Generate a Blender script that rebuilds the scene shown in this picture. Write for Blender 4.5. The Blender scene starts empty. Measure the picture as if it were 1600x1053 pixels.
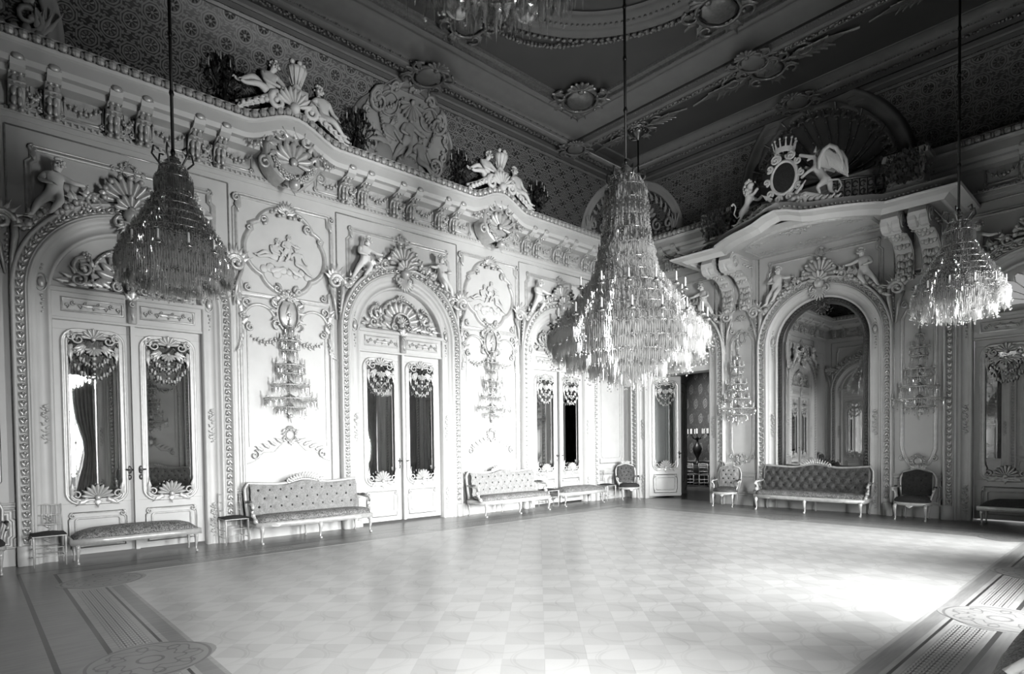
import bpy, math, random
from mathutils import Vector, Matrix
from math import sin, cos, pi, radians, sqrt, atan2
random.seed(7)
SC = bpy.context.scene
COL = SC.collection
# ---------------------------------------------------------------- camera
cd = bpy.data.cameras.new('camera'); cam = bpy.data.objects.new('camera', cd); COL.objects.link(cam); SC.camera = cam
_h, _p, _r = radians(47.59), radians(-1.339), radians(-0.708)
F = Vector((cos(_h)*cos(_p), sin(_h)*cos(_p), sin(_p))); R0 = Vector((sin(_h), -cos(_h), 0)); U0 = R0.cross(F)
R1 = R0*cos(_r)+U0*sin(_r); U1 = -R0*sin(_r)+U0*cos(_r)
M = Matrix((R1, U1, -F)).transposed().to_4x4(); M.translation = Vector((-15.16, -11.33, 1.7)); cam.matrix_world = M
cd.sensor_width = 36; cd.lens = 929.8/1600*36; cd.shift_y = (715.05-526.5)/1600; cd.clip_start = .05; cd.clip_end = 200
# ---------------------------------------------------------------- world, light, exposure
W = bpy.data.worlds.new('world'); SC.world = W; W.use_nodes = True
W.node_tree.nodes['Background'].inputs[0].default_value = (1, 1, 1, 1); W.node_tree.nodes['Background'].inputs[1].default_value = .35
def area(name, loc, rot, sx, sy, power, spread=180):
    l = bpy.data.lights.new(name, 'AREA'); l.shape = 'RECTANGLE'; l.size = sx; l.size_y = sy; l.energy = power; l.spread = radians(spread)
    o = bpy.data.objects.new(name, l); COL.objects.link(o); o.location = loc; o.rotation_euler = rot; return o
DX = (-13.14, -8.04, -2.98)          # door / window bays of the long walls
RY = (-1.82, -5.78, -9.74)           # bays of the end walls
L_, W_ = 16.1, 11.56
# daylight outside the three tall windows of the right wall (behind the camera), tilted down like sky light
for x, pw, sp, tilt, turn in zip(DX, (510, 1450, 1060), (90, 112, 74), (64, 85, 84), (-18, -14, 8)):
    area('window_daylight', (x, -W_-.62, 2.4), (radians(tilt), 0, radians(turn)), 1.9, 3.6, pw, sp)
area('lunette_daylight', (1.1, RY[2], 4.7), (0, radians(90), 0), 1.2, 1.6, 160)
area('side_room_fill', (4.4, .6, 4.6), (0, radians(-22), 0), 2.5, 1.2, 100, 75)  # added fill lamp to brighten the damask; the side room has no window
SC.view_settings.view_transform = 'Standard'; SC.view_settings.look = 'None'; SC.view_settings.gamma = 1
SC.view_settings.use_curve_mapping = False; SC.view_settings.exposure = 0.0
SC.cycles.max_bounces = 6; SC.cycles.diffuse_bounces = 1; SC.cycles.glossy_bounces = 4; SC.cycles.transmission_bounces = 4
SC.cycles.transparent_max_bounces = 8; SC.cycles.caustics_reflective = False; SC.cycles.caustics_refractive = False
SC.cycles.use_denoising = True; SC.cycles.sample_clamp_indirect = 3
# ---------------------------------------------------------------- node helper
class E:
    def __init__(s, nt, k): s.nt, s.k = nt, k
    def _m(s, op, *a):
        n = s.nt.nodes.new('ShaderNodeMath'); n.operation = op
        for i, v in enumerate((s,)+a):
            if isinstance(v, E): s.nt.links.new(v.k, n.inputs[i])
            else: n.inputs[i].default_value = v
        return E(s.nt, n.outputs[0])
    def __add__(s, o): return s._m('ADD', o)
    def __sub__(s, o): return s._m('SUBTRACT', o)
    def __mul__(s, o): return s._m('MULTIPLY', o)
    def __truediv__(s, o): return s._m('DIVIDE', o)
    __radd__ = __add__; __rmul__ = __mul__
    def rsub(s, o): return (s*-1)+o
    def sin(s): return s._m('SINE')
    def abs(s): return s._m('ABSOLUTE')
    def frac(s): return s._m('FRACT')
    def floor(s): return s._m('FLOOR')
    def sqrt(s): return s._m('SQRT')
    def min(s, o): return s._m('MINIMUM', o)
    def max(s, o): return s._m('MAXIMUM', o)
    def lt(s, o): return s._m('LESS_THAN', o)
    def gt(s, o): return s._m('GREATER_THAN', o)
    def atan2(s, o): return s._m('ARCTAN2', o)
    def mod2(s): return (s*.5).frac()*2
    def ring(s, r, w): return (s-r).abs().lt(w)
def hyp(a, b): return (a*a+b*b).sqrt()
def newmat(name):
    m = bpy.data.materials.new(name); m.use_nodes = True; nt = m.node_tree; b = nt.nodes['Principled BSDF']; return m, nt, b
def noise(nt, scale, detail=3, vec=None, dist=0):
    n = nt.nodes.new('ShaderNodeTexNoise'); n.inputs['Scale'].default_value = scale; n.inputs['Detail'].default_value = detail
    n.inputs['Distortion'].default_value = dist
    if vec is not None: nt.links.new(vec, n.inputs['Vector'])
    return E(nt, n.outputs['Fac'])
def coord(nt, kind='Object'):
    if kind == 'Position': return nt.nodes.new('ShaderNodeNewGeometry').outputs['Position']
    if kind.startswith('attr'):
        n = nt.nodes.new('ShaderNodeAttribute'); n.attribute_name = 'uvp'; return n.outputs['Vector']
    return nt.nodes.new('ShaderNodeTexCoord').outputs[kind]
def sep(nt, v):
    n = nt.nodes.new('ShaderNodeSeparateXYZ'); nt.links.new(v, n.inputs[0]); return [E(nt, n.outputs[i]) for i in range(3)]
def ramp(nt, fac, c0, c1, b):
    n = nt.nodes.new('ShaderNodeMix'); n.data_type = 'RGBA'; n.clamp_factor = True
    nt.links.new(fac.k, n.inputs[0]); n.inputs[6].default_value = g4(c0); n.inputs[7].default_value = g4(c1)
    if b is not None: nt.links.new(n.outputs[2], b.inputs['Base Color'])
    return n.outputs[2]
def g4(v): return (v*1.0, v*1.0, v*.985, 1) if not isinstance(v, tuple) else (*v, 1)
def bump(nt, b, h, strength=.5, dist=.01):
    n = nt.nodes.new('ShaderNodeBump'); n.inputs['Strength'].default_value = strength; n.inputs['Distance'].default_value = dist
    nt.links.new(h.k, n.inputs['Height']); nt.links.new(n.outputs[0], b.inputs['Normal'])
def simple(name, v, rough=.5, metal=0, spec=.5, nz=0, nscale=6, bmp=0, coat=0):
    m, nt, b = newmat(name); b.inputs['Roughness'].default_value = rough; b.inputs['Metallic'].default_value = metal
    b.inputs['Specular IOR Level'].default_value = spec; b.inputs['Coat Weight'].default_value = coat; b.inputs['Base Color'].default_value = g4(v)
    if nz:
        n = noise(nt, nscale, 4, coord(nt)); ramp(nt, (n-.3)*2.2, v*(1-nz), min(1, v*(1+nz)), b)
        if bmp: bump(nt, b, noise(nt, nscale*8, 3, coord(nt)), bmp, .004)
    return m
MT = {}
MT['plaster'] = simple('white_plaster', .66, .45, nz=.05, nscale=3, bmp=.15)
MT['carving'] = simple('gilded_carving', .60, .33, metal=.25, nz=.12, nscale=14)
MT['gilt'] = simple('antique_gilding', .50, .32, metal=.55, nz=.2, nscale=20)
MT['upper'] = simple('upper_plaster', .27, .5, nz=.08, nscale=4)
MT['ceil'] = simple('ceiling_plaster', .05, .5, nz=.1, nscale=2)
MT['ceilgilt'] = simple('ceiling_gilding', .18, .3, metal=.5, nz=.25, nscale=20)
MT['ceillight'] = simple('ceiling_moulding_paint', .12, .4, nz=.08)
MT['wood'] = simple('gilded_wood', .62, .3, metal=.2, nz=.15, nscale=12)
MT['darkwood'] = simple('dark_frame_wood', .05, .3, nz=.2)
MT['iron'] = simple('dark_iron', .02, .4, metal=.6)
MT['silver'] = simple('silvered_metal', .55, .25, metal=.9)
MT['bronze'] = simple('bronze', .12, .35, metal=.8)
MT['velvet'] = simple('dark_velvet', .035, .9, nz=.3, nscale=30)
MT['leaf'] = simple('dark_foliage', .018, .5, nz=.3)
MT['candle'] = simple('candle_wax', .8, .4)
MT['stone'] = simple('white_statue_plaster', .86, .5, nz=.04)
MT['curtain'] = simple('curtain_cloth', .34, .8, nz=.15, nscale=5)
MT['hall'] = simple('side_room_paint', .10, .6)
def _mirror():
    m, nt, b = newmat('mirror_glass'); b.inputs['Metallic'].default_value = 1; b.inputs['Roughness'].default_value = .015
    b.inputs['Base Color'].default_value = (.75, .75, .75, 1); return m
MT['mirror'] = _mirror()
def _crystal(name, v, alpha, seed):
    m, nt, b = newmat(name); out = nt.nodes['Material Output']
    gl = nt.nodes.new('ShaderNodeBsdfGlossy'); gl.inputs['Roughness'].default_value = .08; gl.inputs['Color'].default_value = (.95, .95, .95, 1)
    df = nt.nodes.new('ShaderNodeBsdfTranslucent'); df.inputs['Color'].default_value = g4(v)
    d2 = nt.nodes.new('ShaderNodeBsdfDiffuse'); d2.inputs['Color'].default_value = g4(v)
    tr = nt.nodes.new('ShaderNodeBsdfTransparent'); tr.inputs['Color'].default_value = (.9, .9, .9, 1)
    a = nt.nodes.new('ShaderNodeMixShader'); a.inputs[0].default_value = .5; nt.links.new(df.outputs[0], a.inputs[1]); nt.links.new(d2.outputs[0], a.inputs[2])
    c = nt.nodes.new('ShaderNodeMixShader'); c.inputs[0].default_value = seed; nt.links.new(a.outputs[0], c.inputs[1]); nt.links.new(gl.outputs[0], c.inputs[2])
    d = nt.nodes.new('ShaderNodeMixShader'); d.inputs[0].default_value = alpha; nt.links.new(tr.outputs[0], d.inputs[1]); nt.links.new(c.outputs[0], d.inputs[2])
    nt.links.new(d.outputs[0], out.inputs[0]); return m
MT['crystal'] = _crystal('cut_crystal', .8, .5, .4)
MT['dimcrystal'] = _crystal('cut_crystal_dim', .35, .38, .7)  # dimmer copy of the cut crystal; stands for shade on upper chandelier tiers
def _pane():
    m, nt, b = newmat('window_glass'); out = nt.nodes['Material Output']
    gl = nt.nodes.new('ShaderNodeBsdfGlossy'); gl.inputs['Roughness'].default_value = .02
    tr = nt.nodes.new('ShaderNodeBsdfTransparent'); tr.inputs[0].default_value = (.92, .93, .93, 1)
    c = nt.nodes.new('ShaderNodeMixShader'); c.inputs[0].default_value = .08; nt.links.new(tr.outputs[0], c.inputs[1]); nt.links.new(gl.outputs[0], c.inputs[2])
    nt.links.new(c.outputs[0], out.inputs[0]); return m
MT['pane'] = _pane()
def _brocade(name, lo, hi, sc=9, rough=.6):
    m, nt, b = newmat(name); v = coord(nt); n = noise(nt, sc, 2, v, 2.5); n2 = noise(nt, sc*2.3, 2, v, 3)
    f = (n-.5).abs().lt(.045).max((n2-.5).abs().lt(.03)); ramp(nt, f, lo, hi, b); b.inputs['Roughness'].default_value = rough
    bump(nt, b, f, .3, .003); return m
MT['brocade'] = _brocade('pale_brocade', .34, .24, 9)
MT['brocade2'] = _brocade('dark_brocade', .035, .10, 10)
MT['brocadeseat'] = _brocade('seat_brocade', .05, .30, 11)
def _damask():
    m, nt, b = newmat('damask_wallpaper'); x, y, z = sep(nt, coord(nt, 'Position'))
    u = y/.4; v = z/.58; row = v.floor(); uu = (u+(row*.5)).frac()-.5; vv = v.frac()-.5
    d = hyp(uu*1.5, vv+((uu*6.28*3).sin()*.04)); f = d.lt(.33)-d.ring(.2, .03)-d.lt(.07)
    n = noise(nt, 9, 3, coord(nt, 'Position'), 2); ramp(nt, f*.7+((n-.5)*1.2), .035, .16, b); b.inputs['Roughness'].default_value = .7; return m
MT['damask'] = _damask()
def _cove():
    # stamped diaper pattern: staggered octagonal rosettes with rings between
    m, nt, b = newmat('diaper_pattern_relief'); x, y, z = sep(nt, coord(nt, 'attr'))
    def cell(ox, oy):
        a = ((x/.56)+ox).frac()-.5; c = ((y/.46)+oy).frac()-.5; a = a*.56; c = c*.46
        r = hyp(a, c); o = a.abs().max(c.abs()).max((a.abs()+c.abs())*.72); return r, o, c.atan2(a)
    hs = None
    for ox, oy in ((0, 0), (.5, .5)):
        r, o, t = cell(ox, oy)
        pet = (t*4).sin().abs()
        h = r.lt(.022)+(r.lt(.085)*r.gt(.03)*(pet*.6+.3))+r.ring(.105, .012)+o.ring(.142, .012)+(o.ring(.172, .014)*(t*10).sin().gt(0))
        inside = o.lt(.19)
        hs = (h*inside, inside) if hs is None else (hs[0].max(h*inside), hs[1].max(inside))
    bx = ((x/.14).frac()-.5).abs(); by = ((y/.115).frac()-.5).abs(); fil = (hyp(bx, by)).ring(.33, .1)*hs[1].rsub(1)
    n = noise(nt, 25, 3, coord(nt)); h = hs[0].max(fil*.8)
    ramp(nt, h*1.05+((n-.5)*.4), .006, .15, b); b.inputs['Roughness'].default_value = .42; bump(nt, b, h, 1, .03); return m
MT['cove'] = _cove()
def _floor():
    m, nt, b = newmat('parquet_field'); P = coord(nt, 'Position'); x, y, z = sep(nt, P)
    k = .7071; s = .335; a = (x+y)*(k/s); c = (y-x)*(k/s)
    chk = ((a.floor()+c.floor())*.5).frac().gt(.25)
    # inlaid interlaced curves on the dark squares' grid (period two squares)
    a2 = (a*.5).frac()-.5; c2 = (c*.5).frac()-.5
    r1 = hyp(a2.abs()-.5, c2.abs()-.5); r2 = hyp(a2, c2)
    ln = r1.ring(.36, .018).max(r2.ring(.3, .014)).max((r1.ring(.40, .008)))
    nz = noise(nt, 2.2, 3, P); gr = noise(nt, 60, 2, P)
    oi = nt.nodes.new('ShaderNodeObjectInfo'); rnd = E(nt, oi.outputs['Random'])
    f = chk*.22+(ln*(nz-.25)*.7)+((nz-.5)*.25)+((gr-.5)*.12)+(rnd*.12)
    ramp(nt, f, .52, .24, b); b.inputs['Roughness'].default_value = .28; b.inputs['Specular IOR Level'].default_value = .7
    bump(nt, b, gr, .05, .002); return m
MT['parquet'] = _floor()
def _wood(name, v, sx=1, sy=14):
    m, nt, b = newmat(name); mp = nt.nodes.new('ShaderNodeMapping'); mp.inputs['Scale'].default_value = (sx, sy, 1)
    nt.links.new(coord(nt, 'Position'), mp.inputs[0]); n = noise(nt, 2.5, 4, mp.outputs[0]); n2 = noise(nt, 3, 2, coord(nt, 'Position'))
    ramp(nt, (n-.35)*1.6+((n2-.5)*.6), v*.75, v*1.2, b); b.inputs['Roughness'].default_value = .3; return m
MT['woodlight'] = _wood('border_wood_light', .38); MT['woodmid'] = _wood('border_wood_mid', .25); MT['wooddark'] = _wood('border_wood_dark', .045)
def _fret():
    m, nt, b = newmat('fret_inlay'); x, y, z = sep(nt, coord(nt))
    a = (x/.07).frac()-.5; c = (y/.07).frac()-.5; o = a.abs().max(c.abs())
    f = o.ring(.33, .09).max(a.abs().lt(.09)*(c.gt(0))).max(c.abs().lt(.09)*(a.lt(.2)))
    ramp(nt, f, .025, .42, b); b.inputs['Roughness'].default_value = .3; return m
MT['fret'] = _fret()
def _medal():
    m, nt, b = newmat('medallion_inlay'); x, y, z = sep(nt, coord(nt)); r = hyp(x, y); t = y.atan2(x)
    q = r+((t*8).sin()*.035)
    f = r.ring(.43, .012).max(q.ring(.34, .008)).max(q.ring(.22, .008)).max(r.ring(.09, .012)).max((hyp((r-.3), (t*4).sin()*.12)).ring(.06, .01))
    n = noise(nt, 5, 3, coord(nt)); ramp(nt, f*.7+((n-.5)*.5), .26, .08, b); b.inputs['Roughness'].default_value = .3; return m
MT['medal'] = _medal()
# ---------------------------------------------------------------- mesh builder
class MB:
    def __init__(s): s.v = []; s.f = []; s.uv = None
    def add(s, vs, fs):
        o = len(s.v); s.v.extend([tuple(p) for p in vs]); s.f.extend([tuple(i+o for i in f) for f in fs]); return s
    def box(s, x0, x1, y0, y1, z0, z1, b=0):
        if b:
            vs = []
            for (x, y, z) in ((x0, y0, z0), (x1, y0, z0), (x1, y1, z0), (x0, y1, z0)): pass
            lv = [(z0, b), (z0+b, 0), (z1-b, 0), (z1, b)]
            for z, i in lv: vs += [(x0+i, y0+i, z), (x1-i, y0+i, z), (x1-i, y1-i, z), (x0+i, y1-i, z)]
            fs = [(0, 3, 2, 1), (12, 13, 14, 15)]
            for k in range(3):
                for j in range(4): fs.append((k*4+j, k*4+(j+1) % 4, k*4+4+(j+1) % 4, k*4+4+j))
            return s.add(vs, fs)
        vs = [(x, y, z) for z in (z0, z1) for x, y in ((x0, y0), (x1, y0), (x1, y1), (x0, y1))]
        return s.add(vs, [(0, 3, 2, 1), (4, 5, 6, 7), (0, 1, 5, 4), (1, 2, 6, 5), (2, 3, 7, 6), (3, 0, 4, 7)])
    def tube(s, pts, rad, n=6, cap=True, flat=1.0, up=None):
        pts = [Vector(p) for p in pts]; m = len(pts)
        if not hasattr(rad, '__len__'): rad = [rad]*m
        o = len(s.v); prev = None
        for i, p in enumerate(pts):
            t = (pts[min(i+1, m-1)]-pts[max(i-1, 0)])
            t = t.normalized() if t.length > 1e-9 else Vector((0, 0, 1))
            if prev is None:
                a = Vector(up) if up else (Vector((0, 0, 1)) if abs(t.z) < .9 else Vector((1, 0, 0)))
                u = (a-t*a.dot(t)).normalized()
            else: u = (prev-t*prev.dot(t)).normalized()
            prev = u; w = t.cross(u)
            for k in range(n):
                a = 2*pi*k/n; q = p+(u*cos(a)*flat+w*sin(a))*rad[i]; s.v.append(tuple(q))
        for i in range(m-1):
            for k in range(n): s.f.append((o+i*n+k, o+i*n+(k+1) % n, o+(i+1)*n+(k+1) % n, o+(i+1)*n+k))
        if cap: s.f.append(tuple(o+k for k in range(n))[::-1]); s.f.append(tuple(o+(m-1)*n+k for k in range(n)))
        return s
    def lathe(s, prof, c=(0, 0, 0), n=12, a0=0, a1=2*pi):
        o = len(s.v); full = abs(a1-a0-2*pi) < 1e-6; k = n if full else n+1
        for r, z in prof:
            for i in range(k):
                a = a0+(a1-a0)*i/n; s.v.append((c[0]+r*cos(a), c[1]+r*sin(a), c[2]+z))
        for j in range(len(prof)-1):
            for i in range(n):
                i2 = (i+1) % k; s.f.append((o+j*k+i, o+j*k+i2, o+(j+1)*k+i2, o+(j+1)*k+i))
        return s
    def ball(s, c, r, n=6, m=4, sx=1, sy=1, sz=1):
        o = len(s.v); s.v.append((c[0], c[1], c[2]+r*sz))
        for j in range(1, m):
            t = pi*j/m
            for i in range(n):
                a = 2*pi*i/n; s.v.append((c[0]+r*sx*sin(t)*cos(a), c[1]+r*sy*sin(t)*sin(a), c[2]+r*sz*cos(t)))
        s.v.append((c[0], c[1], c[2]-r*sz)); e = len(s.v)-1
        for i in range(n):
            s.f.append((o, o+1+i, o+1+(i+1) % n)); s.f.append((e, e-n+(i+1) % n, e-n+i))
            for j in range(m-2): s.f.append((o+1+j*n+i, o+1+(j+1)*n+i, o+1+(j+1)*n+(i+1) % n, o+1+j*n+(i+1) % n))
        return s
    def sweep(s, path, prof, nrm=(0, -1, 0), closed=False):
        """path: 3D points, prof: (side, out) pairs; side = left of travel seen from the front, out = along nrm; mitred"""
        P = [Vector(p) for p in path]; N = Vector(nrm); m = len(P); o = len(s.v); k = len(prof)
        for i in range(m):
            a = P[i]-P[i-1] if (closed or i > 0) else P[1]-P[0]
            b = P[(i+1) % m]-P[i] if (closed or i < m-1) else P[i]-P[i-1]
            if nrm[2]: a = Vector((a.x, a.y, 0)); b = Vector((b.x, b.y, 0))
            a.normalize(); b.normalize(); sa = N.cross(a); sb = N.cross(b); d = sa+sb
            if d.length < 1e-6: d = sa.copy()
            d.normalize(); c = max(.35, d.dot(sa)); d = d/c
            for (u, w) in prof: s.v.append(tuple(P[i]+d*u+N*w))
        for i in range(m if closed else m-1):
            j = (i+1) % m
            for q in range(k-1): s.f.append((o+i*k+q, o+i*k+q+1, o+j*k+q+1, o+j*k+q))
        return s
    def merge(s, o, loc=(0, 0, 0), ang=0, sc=1.0, flip=False):
        """copy builder o into this one, turned in the wall plane (xz)"""
        ca, sa = cos(ang), sin(ang); b = len(s.v)
        for x, y, z in o.v:
            if flip: x = -x
            x *= sc; y *= sc; z *= sc
            s.v.append((loc[0]+x*ca-z*sa, loc[1]+y, loc[2]+x*sa+z*ca))
        s.f.extend([tuple(i+b for i in f) for f in o.f]); return s
    def xf(s, fn): s.v = [tuple(fn(*p)) for p in s.v]; return s
    def mesh(s, name, smooth=True):
        me = bpy.data.meshes.new(name); me.from_pydata(s.v, [], s.f); me.update()
        if smooth: me.polygons.foreach_set('use_smooth', [True]*len(me.polygons))
        if s.uv:
            at = me.attributes.new('uvp', 'FLOAT_VECTOR', 'POINT'); fl = []
            for u in s.uv: fl += [u[0], u[1], 0]
            at.data.foreach_set('vector', fl)
        return me
def obj(name, mb, m, parent=None, smooth=False, loc=None, rot=None, kind=None):
    me = mb.mesh(name, smooth) if isinstance(mb, MB) else mb
    if isinstance(mb, MB): me.materials.append(MT[m])
    o = bpy.data.objects.new(name, me); COL.objects.link(o)
    if loc: o.location = loc
    if rot: o.rotation_euler = rot
    if parent: o.parent = parent
    if kind: o['kind'] = kind
    return o
def empty(name, loc=(0, 0, 0), rz=0, parent=None, kind=None):
    o = bpy.data.objects.new(name, None); COL.objects.link(o); o.location = loc; o.rotation_euler = (0, 0, rz); o.empty_display_size = .1
    if parent: o.parent = parent
    if kind: o['kind'] = kind
    return o
def tag(o, label, cat, group=None):
    o['label'] = label; o['category'] = cat
    if group: o['group'] = group
    return o
def dup(root, loc=None, rz=None, label=None, group=None, parent=None):
    r = root.copy(); COL.objects.link(r)
    if loc is not None: r.location = loc
    if rz is not None: r.rotation_euler = (0, 0, rz)
    if label: r['label'] = label
    if group: r['group'] = group
    if parent: r.parent = parent
    for ch in root.children:
        c = ch.copy(); COL.objects.link(c); c.parent = r
        for g in ch.children:
            d = g.copy(); COL.objects.link(d); d.parent = c
    return r
# wall frames: local x = to the right facing the wall, y = into the wall, z = up
def WA(u, d=0, z=0): return (u, -d, z)
def WB(u, d=0, z=0): return (-d, u, z)
RZ = {'A': 0, 'B': -pi/2, 'C': pi/2, 'D': pi}
def at(w, u, d=0, z=0):
    """world place on wall w: u = world x (A, D) or world y (B, C); d = distance out from the wall"""
    return {'A': (u, -d, z), 'B': (-d, u, z), 'C': (-L_+d, u, z), 'D': (u, -W_+d, z)}[w]
# ---------------------------------------------------------------- ornament vocabulary (wall plane xz, out = -y)
def arc(cx, cz, r, a0, a1, n, y=0, rz=None):
    rz = rz or r
    return [(cx+r*cos(radians(a0+(a1-a0)*i/n)), y, cz+rz*sin(radians(a0+(a1-a0)*i/n))) for i in range(n+1)]
def scroll(mb, cx, cz, r0, r1, a0, a1, t0, t1, y=-.03, n=12, seg=5):
    """tapering spiral"""
    pts = []; rd = []
    for i in range(n+1):
        f = i/n; a = radians(a0+(a1-a0)*f); r = r0+(r1-r0)*f; pts.append((cx+r*cos(a), y-.01*f, cz+r*sin(a))); rd.append(t0+(t1-t0)*f)
    mb.tube(pts, rd, seg); mb.ball(pts[-1], t1*1.7, 6, 4)
def leaf(mb, x, z, ang, ln, wd, y=-.02, lift=.04, lobes=3):
    """acanthus leaf lying on the wall, growing towards ang (degrees), tip curling out"""
    a = radians(ang); ux, uz = cos(a), sin(a); px, pz = -uz, ux; n = lobes*2; o = len(mb.v)
    for i in range(n+1):
        f = i/n; w = wd*.5*sin(pi*min(1, .12+f*.95))*(1 if i % 2 else .62); l = ln*f; h = lift*(f*f)+.012
        bk = -.12*ln if i % 2 else 0
        mb.v.append((x+ux*(l+bk)-px*w, y-h*.4, z+uz*(l+bk)-pz*w)); mb.v.append((x+ux*l, y-h-.012, z+uz*l)); mb.v.append((x+ux*(l+bk)+px*w, y-h*.4, z+uz*(l+bk)+pz*w))
    for i in range(n):
        b = o+i*3; mb.f += [(b, b+1, b+4, b+3), (b+1, b+2, b+5, b+4)]
def shell(mb, cx, cz, R, n=9, a0=-10, a1=190, y=-.03, thick=.05, r0=.18, hub=True, dish=0):
    """scallop: n fluted lobes fanned around a hub"""
    st = (a1-a0)/n
    for i in range(n):
        am = radians(a0+st*(i+.5)); hw = radians(st*.5)
        o = len(mb.v); K = 5
        for j in range(K+1):
            f = j/K; r = R*(r0+(1-r0)*f); w = hw*(1 if j < K else .55); rr = r*(1 if j < K else 1.0); rise = thick*(.3+.7*f)
            for q, hh in ((-1, 0), (-.5, .8), (0, 1), (.5, .8), (1, 0)):
                rq = rr*(1-(.07*abs(q) if j >= K-1 else 0)) if j >= K-1 else rr
                a = am+w*q; mb.v.append((cx+rq*cos(a), y-rise*hh-.004-dish*f, cz+rq*sin(a)))
        for j in range(K):
            for q in range(4): b = o+j*5+q; mb.f.append((b, b+1, b+6, b+5))
        e = o+K*5; mb.v.append((cx+R*1.02*cos(am), y, cz+R*1.02*sin(am))); t = len(mb.v)-1
        for q in range(4): mb.f.append((e+q, e+q+1, t))
    if hub: mb.ball((cx, y-thick*.6, cz), R*.2, 8, 5, sy=.6)
def bead(mb, x, y, z, r): mb.ball((x, y, z), r, 5, 3)
def flower(mb, x, z, r, y=-.03):
    for i in range(5):
        a = 2*pi*i/5+.3; mb.ball((x+r*.6*cos(a), y, z+r*.6*sin(a)), r*.5, 5, 3, sy=.6)
    mb.ball((x, y-r*.4, z), r*.3, 5, 3)
def garland(mb, p0, p1, sag, n=9, r=.03, y=-.05):
    for i in range(n+1):
        f = i/n; x = p0[0]+(p1[0]-p0[0])*f; z = p0[1]+(p1[1]-p0[1])*f-sag*4*f*(1-f); rr = r*(.65+.6*sin(pi*f))
        mb.ball((x, y-rr*.4, z), rr, 5, 3); j = 1 if i % 2 else -1
        leaf(mb, x, z, 90*j+20*random.uniform(-1, 1), rr*2.4, rr*1.5, y, .02, 2)
def knot(r, rich=True):
    """one unit of the foliage strip"""
    mb = MB(); leaf(mb, 0, -r, 62, r*1.7, r*1.0, 0, .03, 2); leaf(mb, 0, -r, 118, r*1.7, r*1.0, 0, .03, 2); mb.ball((0, -.025, r*.35), r*.38, 5, 3); return mb
def strip(mb, path, step, unit, y=None):
    """repeat unit along a polyline in the wall plane"""
    acc = 0; nxt = step/2
    for a, b in zip(path[:-1], path[1:]):
        dx, dz = b[0]-a[0], b[2]-a[2]; l = sqrt(dx*dx+dz*dz)
        while nxt <= acc+l:
            f = (nxt-acc)/l; mb.merge(unit, (a[0]+dx*f, (a[1] if y is None else y), a[2]+dz*f), atan2(dz, dx)-pi/2); nxt += step
        acc += l
def cartouche(mb, cx, cz, w, h, y=-.03, sh=True):
    """oval boss ringed by C-scrolls and leaves"""
    pts = arc(cx, cz, w*.5, 0, 360, 18, y, h*.5); mb.tube(pts, w*.05, 5, False)
    mb.ball((cx, y+.01, cz), w*.42, 10, 5, sy=.22, sz=h/w)
    for sx in (-1, 1):
        scroll(mb, cx+sx*w*.52, cz+h*.25, w*.28, w*.06, 90 if sx > 0 else 90, -190 if sx > 0 else 370, w*.05, w*.03, y-.02)
        scroll(mb, cx+sx*w*.50, cz-h*.32, w*.24, w*.05, -90, 200 if sx > 0 else -380, w*.045, w*.03, y-.02)
        for k in range(3): leaf(mb, cx+sx*w*.45, cz-h*.1+k*h*.16, (0 if sx > 0 else 180)+sx*(k-1)*35, w*.42, w*.22, y, .05)
    leaf(mb, cx, cz-h*.45, -90, h*.38, w*.34, y, .06); leaf(mb, cx, cz-h*.45, -130, h*.3, w*.24, y, .05); leaf(mb, cx, cz-h*.45, -50, h*.3, w*.24, y, .05)
    if sh: shell(mb, cx, cz+h*.42, w*.42, 7, 5, 175, y-.01, .035)
def eared(x0, x1, z0, z1, e=.16, bottom=True):
    """closed panel outline with notched, concave corners"""
    p = []
    def cor(cx, cz, sx, sz, rev):
        q = [(cx, cz+sz*e*1.0), (cx+sx*e*.35, cz+sz*e*.72), (cx+sx*e*.42, cz+sz*e*.42), (cx+sx*e*.72, cz+sz*e*.35), (cx+sx*e, cz)]
        q = [(cx+sx*e*.0, cz+sz*e*1.5), (cx+sx*e*.45, cz+sz*e*1.05), (cx+sx*e*.45, cz+sz*e*.45), (cx+sx*e*.45, cz)]
        return q[::-1] if rev else q
    p += cor(x0, z0, 1, 1, True) if bottom else [(x0, z0)]
    p = [(a, b) for a, b in p]
    L = p[::-1] if bottom else p
    out = []
    out += (cor(x0, z0, 1, 1, False)[::-1] if bottom else [(x0, z0)])
    out += cor(x0, z1, 1, -1, False)
    out += cor(x1, z1, -1, -1, True)
    out += (cor(x1, z0, -1, 1, False) if bottom else [(x1, z0)])
    return [(a, 0, b) for a, b in out]
PM = [(0, 0), (0, .03), (.02, .045), (.04, .045), (.055, .02), (.075, .02), (.085, .03), (.095, 0)]     # panel moulding
PT = [(0, 0), (0, .012), (.02, .012), (.02, 0)]
def framemold(mb, pts, closed=True, prof=PM): mb.sweep(pts, prof, (0, -1, 0), closed)
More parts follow.
